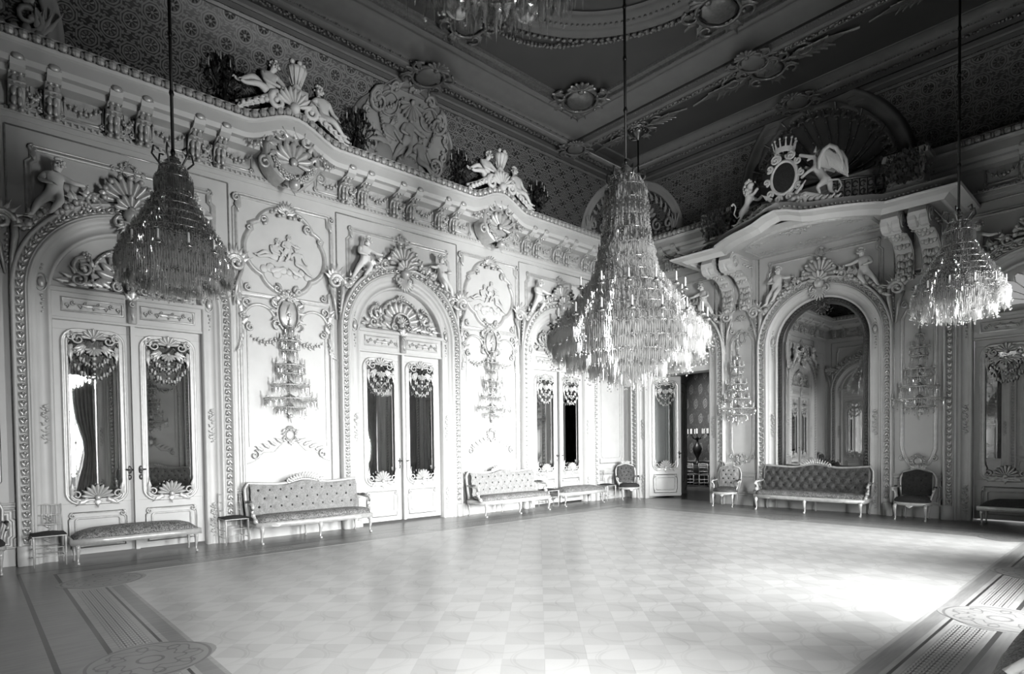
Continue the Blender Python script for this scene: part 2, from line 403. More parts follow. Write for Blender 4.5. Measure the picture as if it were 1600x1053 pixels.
# ---------------------------------------------------------------- figures (skin modifier)
def skin(name, V, Ed, Rd, m, sub=1, root=0):
    me = bpy.data.meshes.new(name); me.from_pydata(V, Ed, []); o = bpy.data.objects.new(name, me); COL.objects.link(o)
    md = o.modifiers.new('s', 'SKIN'); md.use_smooth_shade = True
    for i, d in enumerate(me.skin_vertices[0].data):
        r = Rd[i]; d.radius = (r, r) if not isinstance(r, tuple) else r; d.use_root = (i == root)
    if sub: sd = o.modifiers.new('d', 'SUBSURF'); sd.levels = sub; sd.render_levels = sub
    dg = bpy.context.evaluated_depsgraph_get(); nm = bpy.data.meshes.new_from_object(o.evaluated_get(dg)); nm.name = name
    bpy.data.objects.remove(o); bpy.data.meshes.remove(me); nm.materials.clear(); nm.materials.append(MT[m])
    nm.polygons.foreach_set('use_smooth', [True]*len(nm.polygons)); return nm
def putto(pose, m='stone'):
    """chubby child figure, pelvis at origin, about .95 m standing; pose gives joint places (x right, y into wall, z up)"""
    p = dict(neck=(.02, 0, .34), head=(.03, -.02, .47), top=(.03, -.02, .55), chest=(.01, 0, .24), belly=(0, -.03, .11),
             shl=(-.12, 0, .29), ell=(-.22, -.05, .2), hal=(-.3, -.12, .24), shr=(.13, 0, .29), elr=(.25, -.05, .3), har=(.37, -.08, .36),
             hil=(-.07, 0, -.03), knl=(-.14, -.1, -.2), anl=(-.2, -.04, -.4), tol=(-.23, -.12, -.43),
             hir=(.07, 0, -.03), knr=(.12, -.13, -.18), anr=(.1, -.1, -.38), tor=(.12, -.18, -.41))
    p.update(pose); names = ['pel']+list(p); V = [(0, 0, 0)]+[p[k] for k in p]; ix = {k: i for i, k in enumerate(names)}
    r = dict(pel=.1, neck=.042, head=.088, top=.06, chest=.1, belly=.105, shl=.055, ell=.04, hal=.03, shr=.055, elr=.04, har=.03,
             hil=.085, knl=.062, anl=.036, tol=.026, hir=.085, knr=.062, anr=.036, tor=.026)
    Ed = [('pel', 'belly'), ('belly', 'chest'), ('chest', 'neck'), ('neck', 'head'), ('head', 'top'), ('chest', 'shl'), ('shl', 'ell'), ('ell', 'hal'),
          ('chest', 'shr'), ('shr', 'elr'), ('elr', 'har'), ('pel', 'hil'), ('hil', 'knl'), ('knl', 'anl'), ('anl', 'tol'), ('pel', 'hir'), ('hir', 'knr'), ('knr', 'anr'), ('anr', 'tor')]
    me = skin('body', V, [(ix[a], ix[b]) for a, b in Ed], [r[k] for k in names], m, 1)
    # face and hands as small extra geometry in the same mesh
    hx, hy, hz = p['head']; b = MB(); b.ball((hx, hy-.092, hz-.005), .016, 5, 4, sz=1.4)
    for s in (-1, 1): b.ball((hx+s*.032, hy-.08, hz+.02), .013, 5, 4); b.ball((hx+s*.045, hy-.065, hz-.03), .03, 6, 4); b.ball((hx+s*.088, hy, hz), .02, 5, 4)
    b.ball((hx, hy-.082, hz-.042), .018, 6, 4, sz=.45)
    for h in ('hal', 'har', 'tol', 'tor'):
        q = Vector(p[h]); w = Vector(p[{'hal': 'ell', 'har': 'elr', 'tol': 'anl', 'tor': 'anr'}[h]]); d = (q-w).normalized(); sd = d.cross(Vector((0, 0, 1)))
        sd = sd.normalized() if sd.length > .1 else Vector((1, 0, 0))
        for k in range(5):
            o = sd*((k-2)*.013); L = (.05 if h[0] == 'h' else .03)*(1, .95, .8, .7, .6)[abs(k-2)+1 if k else 0]
            b.tube([q+o, q+o+d*L*.6, q+o+d*L+Vector((0, 0, -.008))], [.009, .008, .006], 4)
    o = MB(); o.v = [tuple(v.co) for v in me.vertices]; o.f = [tuple(q.vertices) for q in me.polygons]; o.add(b.v, b.f)
    n = o.mesh('body'); n.materials.append(MT[m]); h = MB(); hh = p['head']
    for i in range(22):
        a = random.uniform(0, 2*pi); t = random.uniform(0, 1.25); rr = .085
        yy = rr*sin(t)*sin(a)
        if yy < -.02 and t > .7: continue
        h.ball((hh[0]+rr*sin(t)*cos(a), hh[1]+yy, hh[2]+.02+rr*cos(t)), .027, 5, 4)
    hm = h.mesh('hair'); hm.materials.append(MT[m]); return n, hm
def place(w, u, d=0, z=0):
    return {'A': (-L_+u, -d, z), 'B': (-d, -u, z), 'C': (-L_+d, -W_+u, z), 'D': (-u, -W_+d, z)}[w]
LW = {'A': L_, 'B': W_, 'C': W_, 'D': L_}
BAY = {'A': (2.96, 8.06, 13.12), 'D': (2.96, 8.06, 13.12), 'B': (1.82, 5.78, 9.74), 'C': (1.82, 5.78, 9.74)}
SIDE = {'A': 'left', 'B': 'back', 'C': 'front', 'D': 'right'}
ZS, RI, RO = 4.06, 1.04, 1.33
# ---------------------------------------------------------------- walls
wall = {}
def wallmesh(L, H, holes, r=RO, zs=ZS, n=20):
    mb = MB(); xs = [0]
    for c in holes:
        mb.add([(xs[-1], 0, 0), (c-r, 0, 0), (c-r, 0, H), (xs[-1], 0, H)], [(0, 1, 2, 3)])
        pts = [(c-r, 0, zs)]+arc(c, zs, r, 180, 0, n)[1:]
        top = [(p[0], 0, H) for p in pts]; mb.add(pts+top, [(i, i+1, n+1+i+1, n+1+i) for i in range(n)])
        xs.append(c+r)
    mb.add([(xs[-1], 0, 0), (L, 0, 0), (L, 0, H), (xs[-1], 0, H)], [(0, 1, 2, 3)])
    v = list(mb.v); f = list(mb.f); k = len(v)       # a back skin gives the wall its thickness
    mb.add([(x, .3, z) for x, y, z in v], [q[::-1] for q in f]); return mb
for w in 'ABCD':
    wall[w] = obj('wall_'+SIDE[w], wallmesh(LW[w], 7.6, BAY[w]), 'plaster', loc=place(w, 0), rot=(0, 0, RZ[w]), kind='structure')
# ---------------------------------------------------------------- floor: slab, square parquet tiles set on the diagonal, borders
IX, IY = 2.34, 1.75
fl = obj('floor', MB().box(-L_-.3, .35, -W_-.3, .35, -.2, -.012), 'woodmid', kind='structure')
s_ = .335; tiles = []
tile_me = MB().box(-s_/2+.0003, s_/2-.0003, -s_/2+.0003, s_/2-.0003, -.012, 0).mesh('tile', False); tile_me.materials.append(MT['parquet'])
for i in range(-70, 70):
    for j in range(-70, 70):
        a, b = (i+.5)*s_, (j+.5)*s_; x = (a-b)*.70711; y = (a+b)*.70711
        if -L_+IX-.15 < x < -IX+.15 and -W_+IY-.15 < y < -IY+.15:
            v = Vector((x, y, 0))-cam.location; dep = v.dot(F); ok = dep > .5 and abs(v.dot(R1)/dep) < .9 and -v.dot(U1)/dep < .40
            tiles.append(((0 if ok else 1, v.length), x, y))
tiles.sort(); rest = MB()
for k, (q, x, y) in enumerate(tiles):
    if k < 300: obj('parquet_tile', tile_me, None, fl, loc=(x, y, 0), rot=(0, 0, pi/4))
    else:
        h = s_*.7071-.0017; rest.add([(x, y-h, -.001), (x+h, y, -.001), (x, y+h, -.001), (x-h, y, -.001)], [(0, 1, 2, 3)])
obj('parquet_tiles_beyond', rest, 'parquet', fl, kind='stuff')
def ringstrip(name, ox, oy, w0, w1, z, m):
    """border plank frame: distances w0..w1 outwards from the field edge"""
    for (x0, x1, y0, y1) in ((-L_+ox-w1, -ox+w1, -W_+oy-w1, -W_+oy-w0), (-L_+ox-w1, -ox+w1, -oy+w0, -oy+w1), (-L_+ox-w1, -L_+ox-w0, -W_+oy-w0, -oy+w0), (-ox+w0, -ox+w1, -W_+oy-w0, -oy+w0)):
        obj(name, MB().box(x0, x1, y0, y1, -.012, z), m, fl)
ringstrip('border_plank', IX, IY, -.02, .015, .001, 'woodlight')
for a_, b_, z_, m_ in ((.015, .14, .0012, 'woodmid'), (.14, .18, .001, 'woodlight'), (.18, .205, .0012, 'wooddark'), (.205, .55, .001, 'woodlight'), (.55, .59, .0012, 'wooddark'), (.59, .92, .001, 'woodmid'), (.92, .96, .0012, 'wooddark'), (.96, IX+.3, .0008, 'woodmid')):
    ringstrip('border_plank', IX, IY, a_, b_, z_, m_)
def fretband(x, y, lx, ly):
    mb = MB().box(-lx/2, lx/2, -ly/2, ly/2, -.01, .0022); obj('fret_band', mb, 'fret', fl, loc=(x, y, 0))
for y in (-4.05, -7.6):
    fretband(-L_+IX-.37, y, .24, 2.8); fretband(-IX+.37, y, .24, 2.8)
for x in (-12.0, -9.4, -6.7, -4.1):
    fretband(x, -IY+.37, 1.7, .24); fretband(x, -W_+IY-.37, 1.7, .24)
def medallion(x, y, r=.46):
    pts = [(r*cos(2*pi*i/40)*(1+.06*cos(8*pi*i/40)), r*sin(2*pi*i/40)*(1+.06*cos(8*pi*i/40))) for i in range(40)]
    mb = MB(); mb.add([(a, b, .0032) for a, b in pts], [tuple(range(40))]); mb.add([(a, b, -.005) for a, b in pts]+[(a, b, .0032) for a, b in pts], [(i, (i+1) % 40, 40+(i+1) % 40, 40+i) for i in range(40)])
    obj('inlaid_medallion', mb, 'medal', fl, loc=(x, y, 0))
for x, y in ((-L_+IX-.36, -5.85), (-L_+IX-.16, -2.1), (-L_+IX-.16, -9.5), (-IX+.36, -5.78), (-IX+.16, -2.0), (-IX+.16, -9.6), (-8.05, -W_+IY-.5), (-8.05, -IY+.5), (-10.6, -W_+IY-.5), (-5.4, -W_+IY-.5)): medallion(x, y)
# ---------------------------------------------------------------- baseboard and chair rail between the bays
def segs(w):
    e = [0]
    for c in BAY[w]: e += [c-1.5, c+1.5]
    e.append(LW[w]); return [(e[i], e[i+1]) for i in range(0, len(e), 2)]
for w in 'ABCD':
    for a, b in segs(w):
        if b-a < .1: continue
        mb = MB().box(a, b, -.035, 0, 0, .26, .006); mb.box(a, b, -.05, 0, .26, .29, .008)
        obj('baseboard_'+SIDE[w], mb, 'plaster', loc=place(w, 0), rot=(0, 0, RZ[w]), kind='structure')
        mb = MB().box(a, b, -.03, 0, .86, .90, .008); mb.box(a, b, -.045, 0, .90, .93, .01); mb.box(a, b, -.025, 0, .80, .83, .006)
        obj('chair_rail', mb, 'plaster', wall[w])
        mb = MB(); framemold(mb, eared(a+.12, b-.12, .36, .74, .07)); obj('dado_frame', mb, 'carving', wall[w])
        for s in (a+.3, b-.3): scroll(mb, s, .55, .07, .02, 0, 400, .012, .008)
# ---------------------------------------------------------------- cornice: frieze, brackets, corona, egg moulding
def bumpz(u, w):
    if w in 'BC': return 0
    z = 0
    for c in CART[w]:
        t = abs(u-c)/.85
        if t < 1: z = max(z, .30*(.5+.5*cos(pi*t))**.8)
    return z
CART = {'A': (5.51, 10.59), 'D': (5.51, 10.59), 'B': (), 'C': ()}
COR = [(0, .02), (.28, .03), (.34, .10), (.46, .10), (.5, .17), (.5, .34), (.54, .36), (.56, .40), (.50, .42), (.46, .56), (.5, .58), (.3, .60), (.12, .60)]   # (out, up) from z 7.02
for w in 'ABCD':
    L = LW[w]; n = int(L/.12); P = []
    mb = MB(); k = len(COR)
    for i in range(n+1):
        t = i/n
        for (q, h) in COR:
            u = q+(L-2*q)*t; mb.v.append((u, -q, 7.02+h+bumpz(u, w)*(1 if h > .05 else 0)))
    for i in range(n):
        for j in range(k-1): mb.f.append((i*k+j, i*k+j+1, (i+1)*k+j+1, (i+1)*k+j))
    cor = obj('trim_cornice', mb, 'plaster', loc=place(w, 0), rot=(0, 0, RZ[w]), kind='structure'); cor.name = 'trim_%d' % ('ABCD'.index(w)+1)
    mb = MB(); u = .6
    while u < L-.55:                                       # egg and leaf course on top of the corona
        b = bumpz(u, w)
        if not (w == 'B' and 3 < u < 8.5):
            mb.ball((u, -.52, 7.02+.49+b), .062, 8, 5, sz=1.15); mb.ball((u+.075, -.53, 7.5+b), .022, 5, 4, sz=2.2)
        u += .15
    obj('egg_moulding', mb, 'carving', cor, kind='stuff')
    mb = MB().box(0, L, -.05, 0, 6.60, 6.66, .012); mb.box(0, L, -.03, 0, 6.52, 6.60, .006); u = .1
    while u < L-.05:
        if not (w == 'B' and 3.1 < u < 8.4): leaf(mb, u, 6.665, -90, .06, .06, -.055, .012, 2)
        u += .085
    obj('architrave', mb, 'plaster', cor)
# console bracket of the frieze: S profile, volute on top, acanthus front
def bracket():
    mb = MB(); w = .085; prof = [(0, 0), (.07, 0), (.10, .04), (.07, .10), (.09, .22), (.15, .33), (.24, .40), (.34, .40), (.42, .44), (.455, .51), (.43, .59), (.36, .62), (0, .62)]
    n = len(prof); mb.add([(-w, -a, b) for a, b in prof]+[(w, -a, b) for a, b in prof], [tuple(range(n)), tuple(range(2*n-1, n-1, -1))]+[(i, (i+1) % n, n+(i+1) % n, n+i) for i in range(n)])
    mb.box(-.10, .10, -.45, 0, .61, .65, .01)
    b2 = MB()
    for s in (-1, 1):
        x = s*(w+.004); pts = [(x, -.33+.085*cos(radians(a))*(1-i*.055), .52+.085*sin(radians(a))*(1-i*.055)) for i, a in enumerate(range(0, 640, 45))]
        b2.tube(pts, .012, 4); pts = [(x, -a+.02, b) for a, b in prof[2:8]]; b2.tube(pts, .012, 4); b2.ball((x, -.33, .52), .03, 6, 4)
    for k in range(5):                                     # leaves climbing the front
        f = k/5; a, b = [(.12, .08), (.13, .2), (.22, .32), (.3, .4), (.38, .46)][k]
        for s in (-1, 1): b2.ball((s*.035, -a-.005, b+.03), .036, 6, 4, sy=.6, sz=2)
    b2.ball((0, -.46, .54), .05, 6, 4, sx=1.6, sy=.5); b2.box(-.1, .1, -.25, -.1, .3, .33, .01); b2.ball((-.05, -.13, -.0), .04, 5, 4); b2.ball((.05, -.13, 0), .04, 5, 4)
    return mb.mesh('bracket', False), b2.mesh('bracket_carving')
BRm, BRc = bracket(); BRm.materials.append(MT['plaster']); BRc.materials.append(MT['carving'])
def friezepanel(wd):
    mb = MB(); h = wd/2; framemold(mb, [(-h, 0, 6.76), (-h, 0, 7.10), (-h+.05, 0, 7.2), (h-.05, 0, 7.2), (h, 0, 7.10), (h, 0, 6.76)], True, [(0, 0), (0, .02), (.02, .03), (.035, .02), (.04, 0)])
    mb.add([(-h+.02, -.01, 6.8), (h-.02, -.01, 6.8), (h-.02, -.05, 7.1), (-h+.02, -.05, 7.1)], [(0, 1, 2, 3)])
    garland(mb, (-h-.04, 7.05), (h+.04, 7.05), .2, 9, .028, -.06)
    for s in (-1, 1): scroll(mb, s*(h-.0), 6.75, .055, .02, 90, 90+s*-400, .014, .01, -.03, 9)
    return mb
FP = friezepanel(.5).mesh('frieze_panel'); FP.materials.append(MT['carving']); FPs = friezepanel(.13).mesh('frieze_panel'); FPs.materials.append(MT['carving'])
def friezecart():
    mb = MB(); mb.sweep(arc(0, 7.08, .40, 250, -70+0, 26), [(0, -.3), (0, .05), (.03, .08), (.06, .05), (.06, -.3)])
    mb.add([(x*.98, -.01, z) for x, y, z in arc(0, 0, .42, 0, 360, 26)], [tuple(range(27))]); mb.v[-27:] = [(x, y, z+7.08) for x, y, z in mb.v[-27:]]
    mb.tube(arc(0, 7.08, .40, -90, 270, 26, -.05), .028, 5, False); shell(mb, 0, 6.98, .33, 9, -20, 200, -.05, .05, .25)
    for k in range(11):
        a = 200+k*14; flower(mb, .33*cos(radians(a)), 7.05+.33*sin(radians(a)), .05, -.1)
    for k in range(14): leaf(mb, .3*cos(radians(k*26)), 7.08+.3*sin(radians(k*26)), k*26+40, .16, .1, -.07, .05)
    for s in (-1, 1):
        scroll(mb, s*.2, 7.36, .12, .03, 90, 90-s*380, .03, .015, -.08); scroll(mb, s*.46, 6.86, .1, .03, 90, 90-s*400, .025, .015, -.05)
        garland(mb, (s*.44, 7.3), (s*.72, 7.12), .12, 6, .03, -.06)
    mb.ball((0, -.08, 6.62), .1, 8, 5, sz=.8); leaf(mb, 0, 6.6, -90, .16, .14, -.06, .05); return mb
FC = friezecart().mesh('frieze_cartouche'); FC.materials.append(MT['carving'])
for w in 'ABCD':
    par = bpy.data.objects['trim_%d' % ('ABCD'.index(w)+1)]; U = []; PN = []; PS = []
    for c in BAY[w]:
        if w == 'B' and abs(c-5.78) < .1: continue
        for k in (-1, 0, 1):
            u = c+k*1.17
            if .4 < u < LW[w]-.4 and not (w == 'B' and 2.9 < u < 8.6): U += [u-.205, u+.205]; PS.append(u)
        for k in (-.585, .585): PN.append(c+k)
    if w in 'AD':
        for c in CART[w]: PN += [c-.87, c+.87]
        PN += [.62, LW[w]-.62]
    for u in U:
        b = obj('bracket', BRm, None, par, loc=(u, 0, 6.62)); b.scale = (1, 1.1, 1.06); obj('bracket_carving', BRc, None, b)
    for u in PN:
        if w == 'B' and 2.9 < u < 8.6: continue
        obj('frieze_panel', FP, None, par, loc=(u, 0, 0))
    for u in PS: obj('frieze_panel', FPs, None, par, loc=(u, 0, 0))
    for c in CART[w]: o_ = obj('frieze_cartouche', FC, None, par, loc=(c, -.38, -1.09)); o_.scale = (1.12, 1.1, 1.15)
# ---------------------------------------------------------------- cove with stamped pattern
CV = [(.12, 7.55), (.125, 7.75), (.15, 7.95), (.20, 8.2), (.27, 8.45), (.36, 8.7), (.47, 8.93), (.60, 9.13), (.75, 9.3)]
def qz(z):
    if z <= CV[0][1]: return CV[0][0]
    for (a, b), (c, d) in zip(CV[:-1], CV[1:]):
        if z <= d: return a+(c-a)*(z-b)/(d-b)
    return CV[-1][0]
NZ, NR = 7.62, 1.66
for w in 'ABCD':
    L = LW[w]; mb = MB(); mb.uv = []; n = int(L/.1); m = 26; vv = 0; lz = None; rows = []
    for j in range(m+1):
        z = 7.55+(9.3-7.55)*j/m; q = qz(z); vv += 0 if lz is None else sqrt((z-lz[0])**2+(q-lz[1])**2); lz = (z, q); rows.append((q, z, vv))
    for i in range(n+1):
        for q, z, v in rows: u = q+(L-2*q)*i/n; mb.v.append((u, -q, z)); mb.uv.append((u-L/2, v))
    for i in range(n):
        for j in range(m):
            u = L*(i+.5)/n; z = rows[j][1]
            if w == 'B' and ((abs(u-5.78) < NR and z < NZ) or sqrt((u-5.78)**2+(z-NZ)**2) < NR): continue
            a = i*(m+1)+j; mb.f.append((a, a+1, a+m+2, a+m+1))
    cv = obj('cove', mb, 'cove', None, True, loc=place(w, 0), rot=(0, 0, RZ[w]), kind='structure'); cv.name = 'trim_%d' % ('ABCD'.index(w)+5)
    # painted band framing the pattern, top and bottom
    def covestrip(z0, z1, out, mt, nm):
        b = MB(); q0, q1 = qz(z0), qz(z1)
        for i in range(41):
            t = i/40
            for z, o_ in ((z0, 0), (z0, out), (z1, out), (z1, 0)): q = qz(z)+o_; u = qz(z)+(L-2*qz(z))*t; b.v.append((u, -q, z))
        for i in range(40):
            for j in range(3):
                if w == 'B' and abs(L*(i+.5)/40-5.78) < (1.9 if z0 < 9 else .8): continue
                b.f.append((i*4+j, i*4+j+1, i*4+j+5, i*4+j+4))
        obj(nm, b, mt, cv)
    covestrip(7.56, 7.72, .02, 'ceil', 'cove_band'); covestrip(7.72, 7.75, .035, 'ceillight', 'cove_bead')
    covestrip(9.08, 9.12, .03, 'ceillight', 'cove_bead'); covestrip(9.14, 9.29, .02, 'ceil', 'cove_band'); covestrip(9.2, 9.23, .04, 'ceillight', 'cove_bead')
# ---------------------------------------------------------------- ceiling
ce = MB(); X0, X1, Y0, Y1 = -L_+1.35, -1.35, -W_+1.15, -1.15
XC0, XC1 = -L_+3.55, -3.55
ce.box(-L_-.3, .3, -W_-.3, .3, 10.0, 10.1)
ce.add([(XC1+.1, Y0, 9.38), (X1, Y0, 9.38), (X1, Y1, 9.38), (XC1+.1, Y1, 9.38), (X0, Y0, 9.38), (XC0-.1, Y0, 9.38), (XC0-.1, Y1, 9.38), (X0, Y1, 9.38)], [(0, 1, 2, 3), (4, 5, 6, 7)])
xa, xb, ya, yb = XC0+.6, XC1-.6, Y0+.65, Y1-.65
ce.add([(xa, ya, 9.62), (xb, ya, 9.62), (xb, yb, 9.62), (xa, yb, 9.62)], [(0, 1, 2, 3)])
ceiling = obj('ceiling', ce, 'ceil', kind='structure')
def rect(x0, x1, y0, y1, z): return [(x0, y0, z), (x0, y1, z), (x1, y1, z), (x1, y0, z)]     # positive side points outwards for nrm -z
def cs(name, pts, prof, m, smooth=False, closed=True):
    b = MB(); b.sweep(pts, prof, (0, 0, -1), closed); return obj(name, b, m, ceiling, smooth)
def sgn(pts):
    b = MB(); b.sweep(pts, [(0, 0), (1, 0)], (0, 0, -1), True); return 1 if b.v[1][0] < b.v[0][0] else -1
_s = sgn(rect(0, 10, 0, 10, 0))
def pr(p): return [(a*_s, b) for a, b in p]
# soffit from the cove to the frame, hollow then flat
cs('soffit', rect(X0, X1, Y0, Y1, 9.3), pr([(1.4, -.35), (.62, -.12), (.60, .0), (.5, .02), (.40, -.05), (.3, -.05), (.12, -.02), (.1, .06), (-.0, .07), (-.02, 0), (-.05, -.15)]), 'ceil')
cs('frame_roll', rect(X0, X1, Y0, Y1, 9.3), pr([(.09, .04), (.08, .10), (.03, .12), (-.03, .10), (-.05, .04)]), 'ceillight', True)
for x, sg in ((XC1, 1), (XC0, -1)):
    p = [(x, Y0, 9.3), (x, Y1, 9.3)]
    cs('cross_beam', p, [(a, b) for a, b in ((-.16, -.16), (-.16, .04), (-.06, .10), (.06, .10), (.09, .05), (.16, .05), (.16, -.16))], 'ceil', closed=False)
    cs('frame_roll', p, [(-.06, .09), (-.04, .14), (.04, .14), (.06, .09)], 'ceillight', True, closed=False)
# hollow moulding of the centre compartment and small ones of the end bands
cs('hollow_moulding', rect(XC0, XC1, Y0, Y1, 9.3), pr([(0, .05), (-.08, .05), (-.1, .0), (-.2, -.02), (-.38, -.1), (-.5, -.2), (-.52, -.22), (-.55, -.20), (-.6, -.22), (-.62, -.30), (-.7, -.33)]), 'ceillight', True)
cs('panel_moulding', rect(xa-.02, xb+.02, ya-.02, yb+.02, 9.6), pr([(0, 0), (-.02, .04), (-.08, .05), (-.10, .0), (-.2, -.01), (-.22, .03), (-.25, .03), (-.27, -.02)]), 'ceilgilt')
for x0, x1 in ((X0, XC0-.16), (XC1+.16, X1)):
    out = 1 if x0 > -8 else -1
    e = (x1-.42, x1) if out > 0 else (x0, x0+.42)
    cs('hollow_moulding', [(x1 if out > 0 else x0, Y0, 9.3), (x1 if out > 0 else x0, Y1, 9.3)], [(a*(1 if out > 0 else -1)*(-1 if _s > 0 else 1)*_s*(1), b) for a, b in ((0, .04), (.06, .04), (.08, 0), (.3, -.06), (.4, -.12), (.43, -.08), (.46, -.14))], 'ceillight', True, False)
    cs('panel_moulding', rect(x0+.3, x1-.3, Y0+.3, Y1-.3, 9.38), pr([(0, 0), (-.01, .02), (-.04, .02), (-.05, 0)]), 'ceillight')
# foliage course along the frames
def ceilstrip(p0, p1, step, r, side, name='foliage_course', z=9.24):
    mb = MB(); a = Vector(p0); b = Vector(p1); d = b-a; L = d.length; d.normalize(); n = int(L/step); sd = Vector((-d.y, d.x, 0))*side
    for i in range(n):
        c = a+d*(i+.5)*(L/n); f = i % 4
        for k in range(3): q = c+sd*r*(.5*sin(k*2.3+i))+d*r*.5*(k-1); mb.ball((q.x, q.y, z-.015*(k == 1)), r*.42, 5, 3)
        if f != 3:
            e = c+sd*r*.8*(1 if i % 2 else -1); mb.ball((e.x, e.y, z), r*.3, 5, 3, sx=1.3)
    obj(name, mb, 'ceilgilt', ceiling, kind='stuff')
for (p, q, s) in (((X0, Y1+.2), (X1, Y1+.2), 1), ((X1+.2, Y0), (X1+.2, Y1), 1), ((X0, Y0-.2), (X1, Y0-.2), 1), ((X0-.2, Y0), (X0-.2, Y1), 1), ((XC1+.26, Y0), (XC1+.26, Y1), 1), ((XC0-.26, Y0), (XC0-.26, Y1), 1)):
    zz = 9.27 if abs(p[0]-XC1-.26) > .01 and abs(p[0]-XC0+.26) > .01 else 9.30
    ceilstrip((*p, 0), (*q, 0), .105, .09, s, z=zz)
def beads(p0, p1, step, r, z, name='bead_course'):
    mb = MB(); a = Vector(p0); b = Vector(p1); d = b-a; L = d.length; n = int(L/step); d.normalize()
    for i in range(n):
        c = a+d*(i+.5)*(L/n); mb.ball((c.x, c.y, z), r*(1.5 if i % 4 == 0 else .8), 5, 3)
    obj(name, mb, 'ceilgilt', ceiling, kind='stuff')
for (p, q) in (((XC0, Y1-.13), (XC1, Y1-.13)), ((XC1-.13, Y0), (XC1-.13, Y1)), ((XC0, Y0+.13), (XC1, Y0+.13)), ((X1-.1, Y0), (X1-.1, Y1)), ((xa, yb-.06), (xb, yb-.06)), ((xb-.06, ya), (xb-.06, yb))): beads((*p, 0), (*q, 0), .055, .016, 9.25 if p[1] > -1.5 or p[0] > -2 or q[0] > -3.8 else 9.55)
# round frame, garlands and bosses of the centre panel
CX, CY = -8.05, -5.78
def ringp(r, z, n=64): return [(CX+r*cos(2*pi*i/n), CY+r*sin(2*pi*i/n), z) for i in range(n)]
rs = sgn(ringp(1, 0)); rs = 1 if (lambda b: sqrt((b.v[1][0]-CX)**2+(b.v[1][1]-CY)**2) > 1)(MB().sweep(ringp(1, 0), [(0, 0), (.2, 0)], (0, 0, -1), True)) else -1
cs('round_moulding', ringp(2.75, 9.6), [(a*rs, b) for a, b in ((.1, 0), (.1, .05), (.05, .08), (0, .04), (-.1, .04), (-.2, .07), (-.25, .03), (-.45, -.02), (-.5, .04), (-.55, 0))], 'ceillight', True)
mb = MB()
for i in range(150):
    a = 2*pi*i/150; r = 2.93+.02*(i % 2); mb.ball((CX+r*cos(a), CY+r*sin(a), 9.58), .055, 5, 3); mb.ball((CX+2.5*cos(a+.02), CY+2.5*sin(a+.02), 9.56), .03, 5, 3)
obj('foliage_course', mb, 'ceilgilt', ceiling, kind='stuff')
def cgar(p0, p1, sag, n=26, z=9.58):
    mb = MB(); a = Vector(p0); b = Vector(p1); c = Vector((CX, CY, 0)); mid = (a+b)/2; out = (mid-c).normalized()
    for i in range(n+1):
        f = i/n; p = a+(b-a)*f+out*sag*4*f*(1-f); r = .035+.02*random.random(); mb.ball((p.x, p.y, z), r, 5, 3); mb.ball((p.x+.06*sin(i*2.1), p.y+.06*cos(i*1.7), z+.01), r*.7, 5, 3)
    obj('garland', mb, 'ceilgilt', ceiling)
for k in range(8):
    a0, a1 = radians(k*45+3), radians(k*45+42); cgar((CX+3.05*cos(a0), CY+3.05*sin(a0), 0), (CX+3.05*cos(a1), CY+3.05*sin(a1), 0), .12+.22*(k % 2))
def boss(x, y, z, ang, sc, name='ceiling_cartouche', m='ceilgilt', kind=0):
    mb = MB(); cartouche(mb, 0, 0, .7, .8)
    if kind == 1:
        for s in (-1, 1):
            scroll(mb, s*.75, .1, .25, .05, 90, 90-s*420, .04, .02); leaf(mb, s*.9, 0, 0 if s > 0 else 180, .9, .25, -.02, .05)
            for q in range(4): leaf(mb, s*(.5+q*.15), 0, 90-s*60, .4, .2, -.03, .04); leaf(mb, s*(.5+q*.15), 0, -90+s*60, .4, .2, -.03, .04)
    o = obj(name, mb, m, ceiling, True, loc=(x, y, z)); o.rotation_euler = (radians(90), 0, ang); o.scale = (sc, sc, sc); return o
# out = -y in ornament space must point down: rotate +90 deg about x sends -y to -z
for sx, sy, a in ((1, 1, -pi/4), (-1, 1, pi/4), (1, -1, -3*pi/4), (-1, -1, 3*pi/4)):
    boss(CX+sx*3.45, CY+sy*3.55, 9.58, a, 1.15); boss(CX+sx*(4.5), CY+sy*(4.63), 9.2, a, .75, m='ceillight')
boss(CX, CY+3.3, 9.58, 0, .9); boss(CX+3.2, CY, 9.58, -pi/2, 1.1); boss(CX, CY+4.63, 9.22, 0, .9, m='ceillight')
boss(XC1+.05, -5.78, 9.2, -pi/2, .8, m='ceillight'); boss(X1-.02, -5.78, 9.22, -pi/2, .8, m='ceillight'); boss(X1, Y1, 9.22, -pi/4, .7, m='ceillight')
for x in (-2.84, -L_+2.84):
    for y in (-2.57, -5.78, -8.99): boss(x, y, 9.36, -pi/2, .95 if y == -5.78 else .75, 'ceiling_rosette', kind=1)
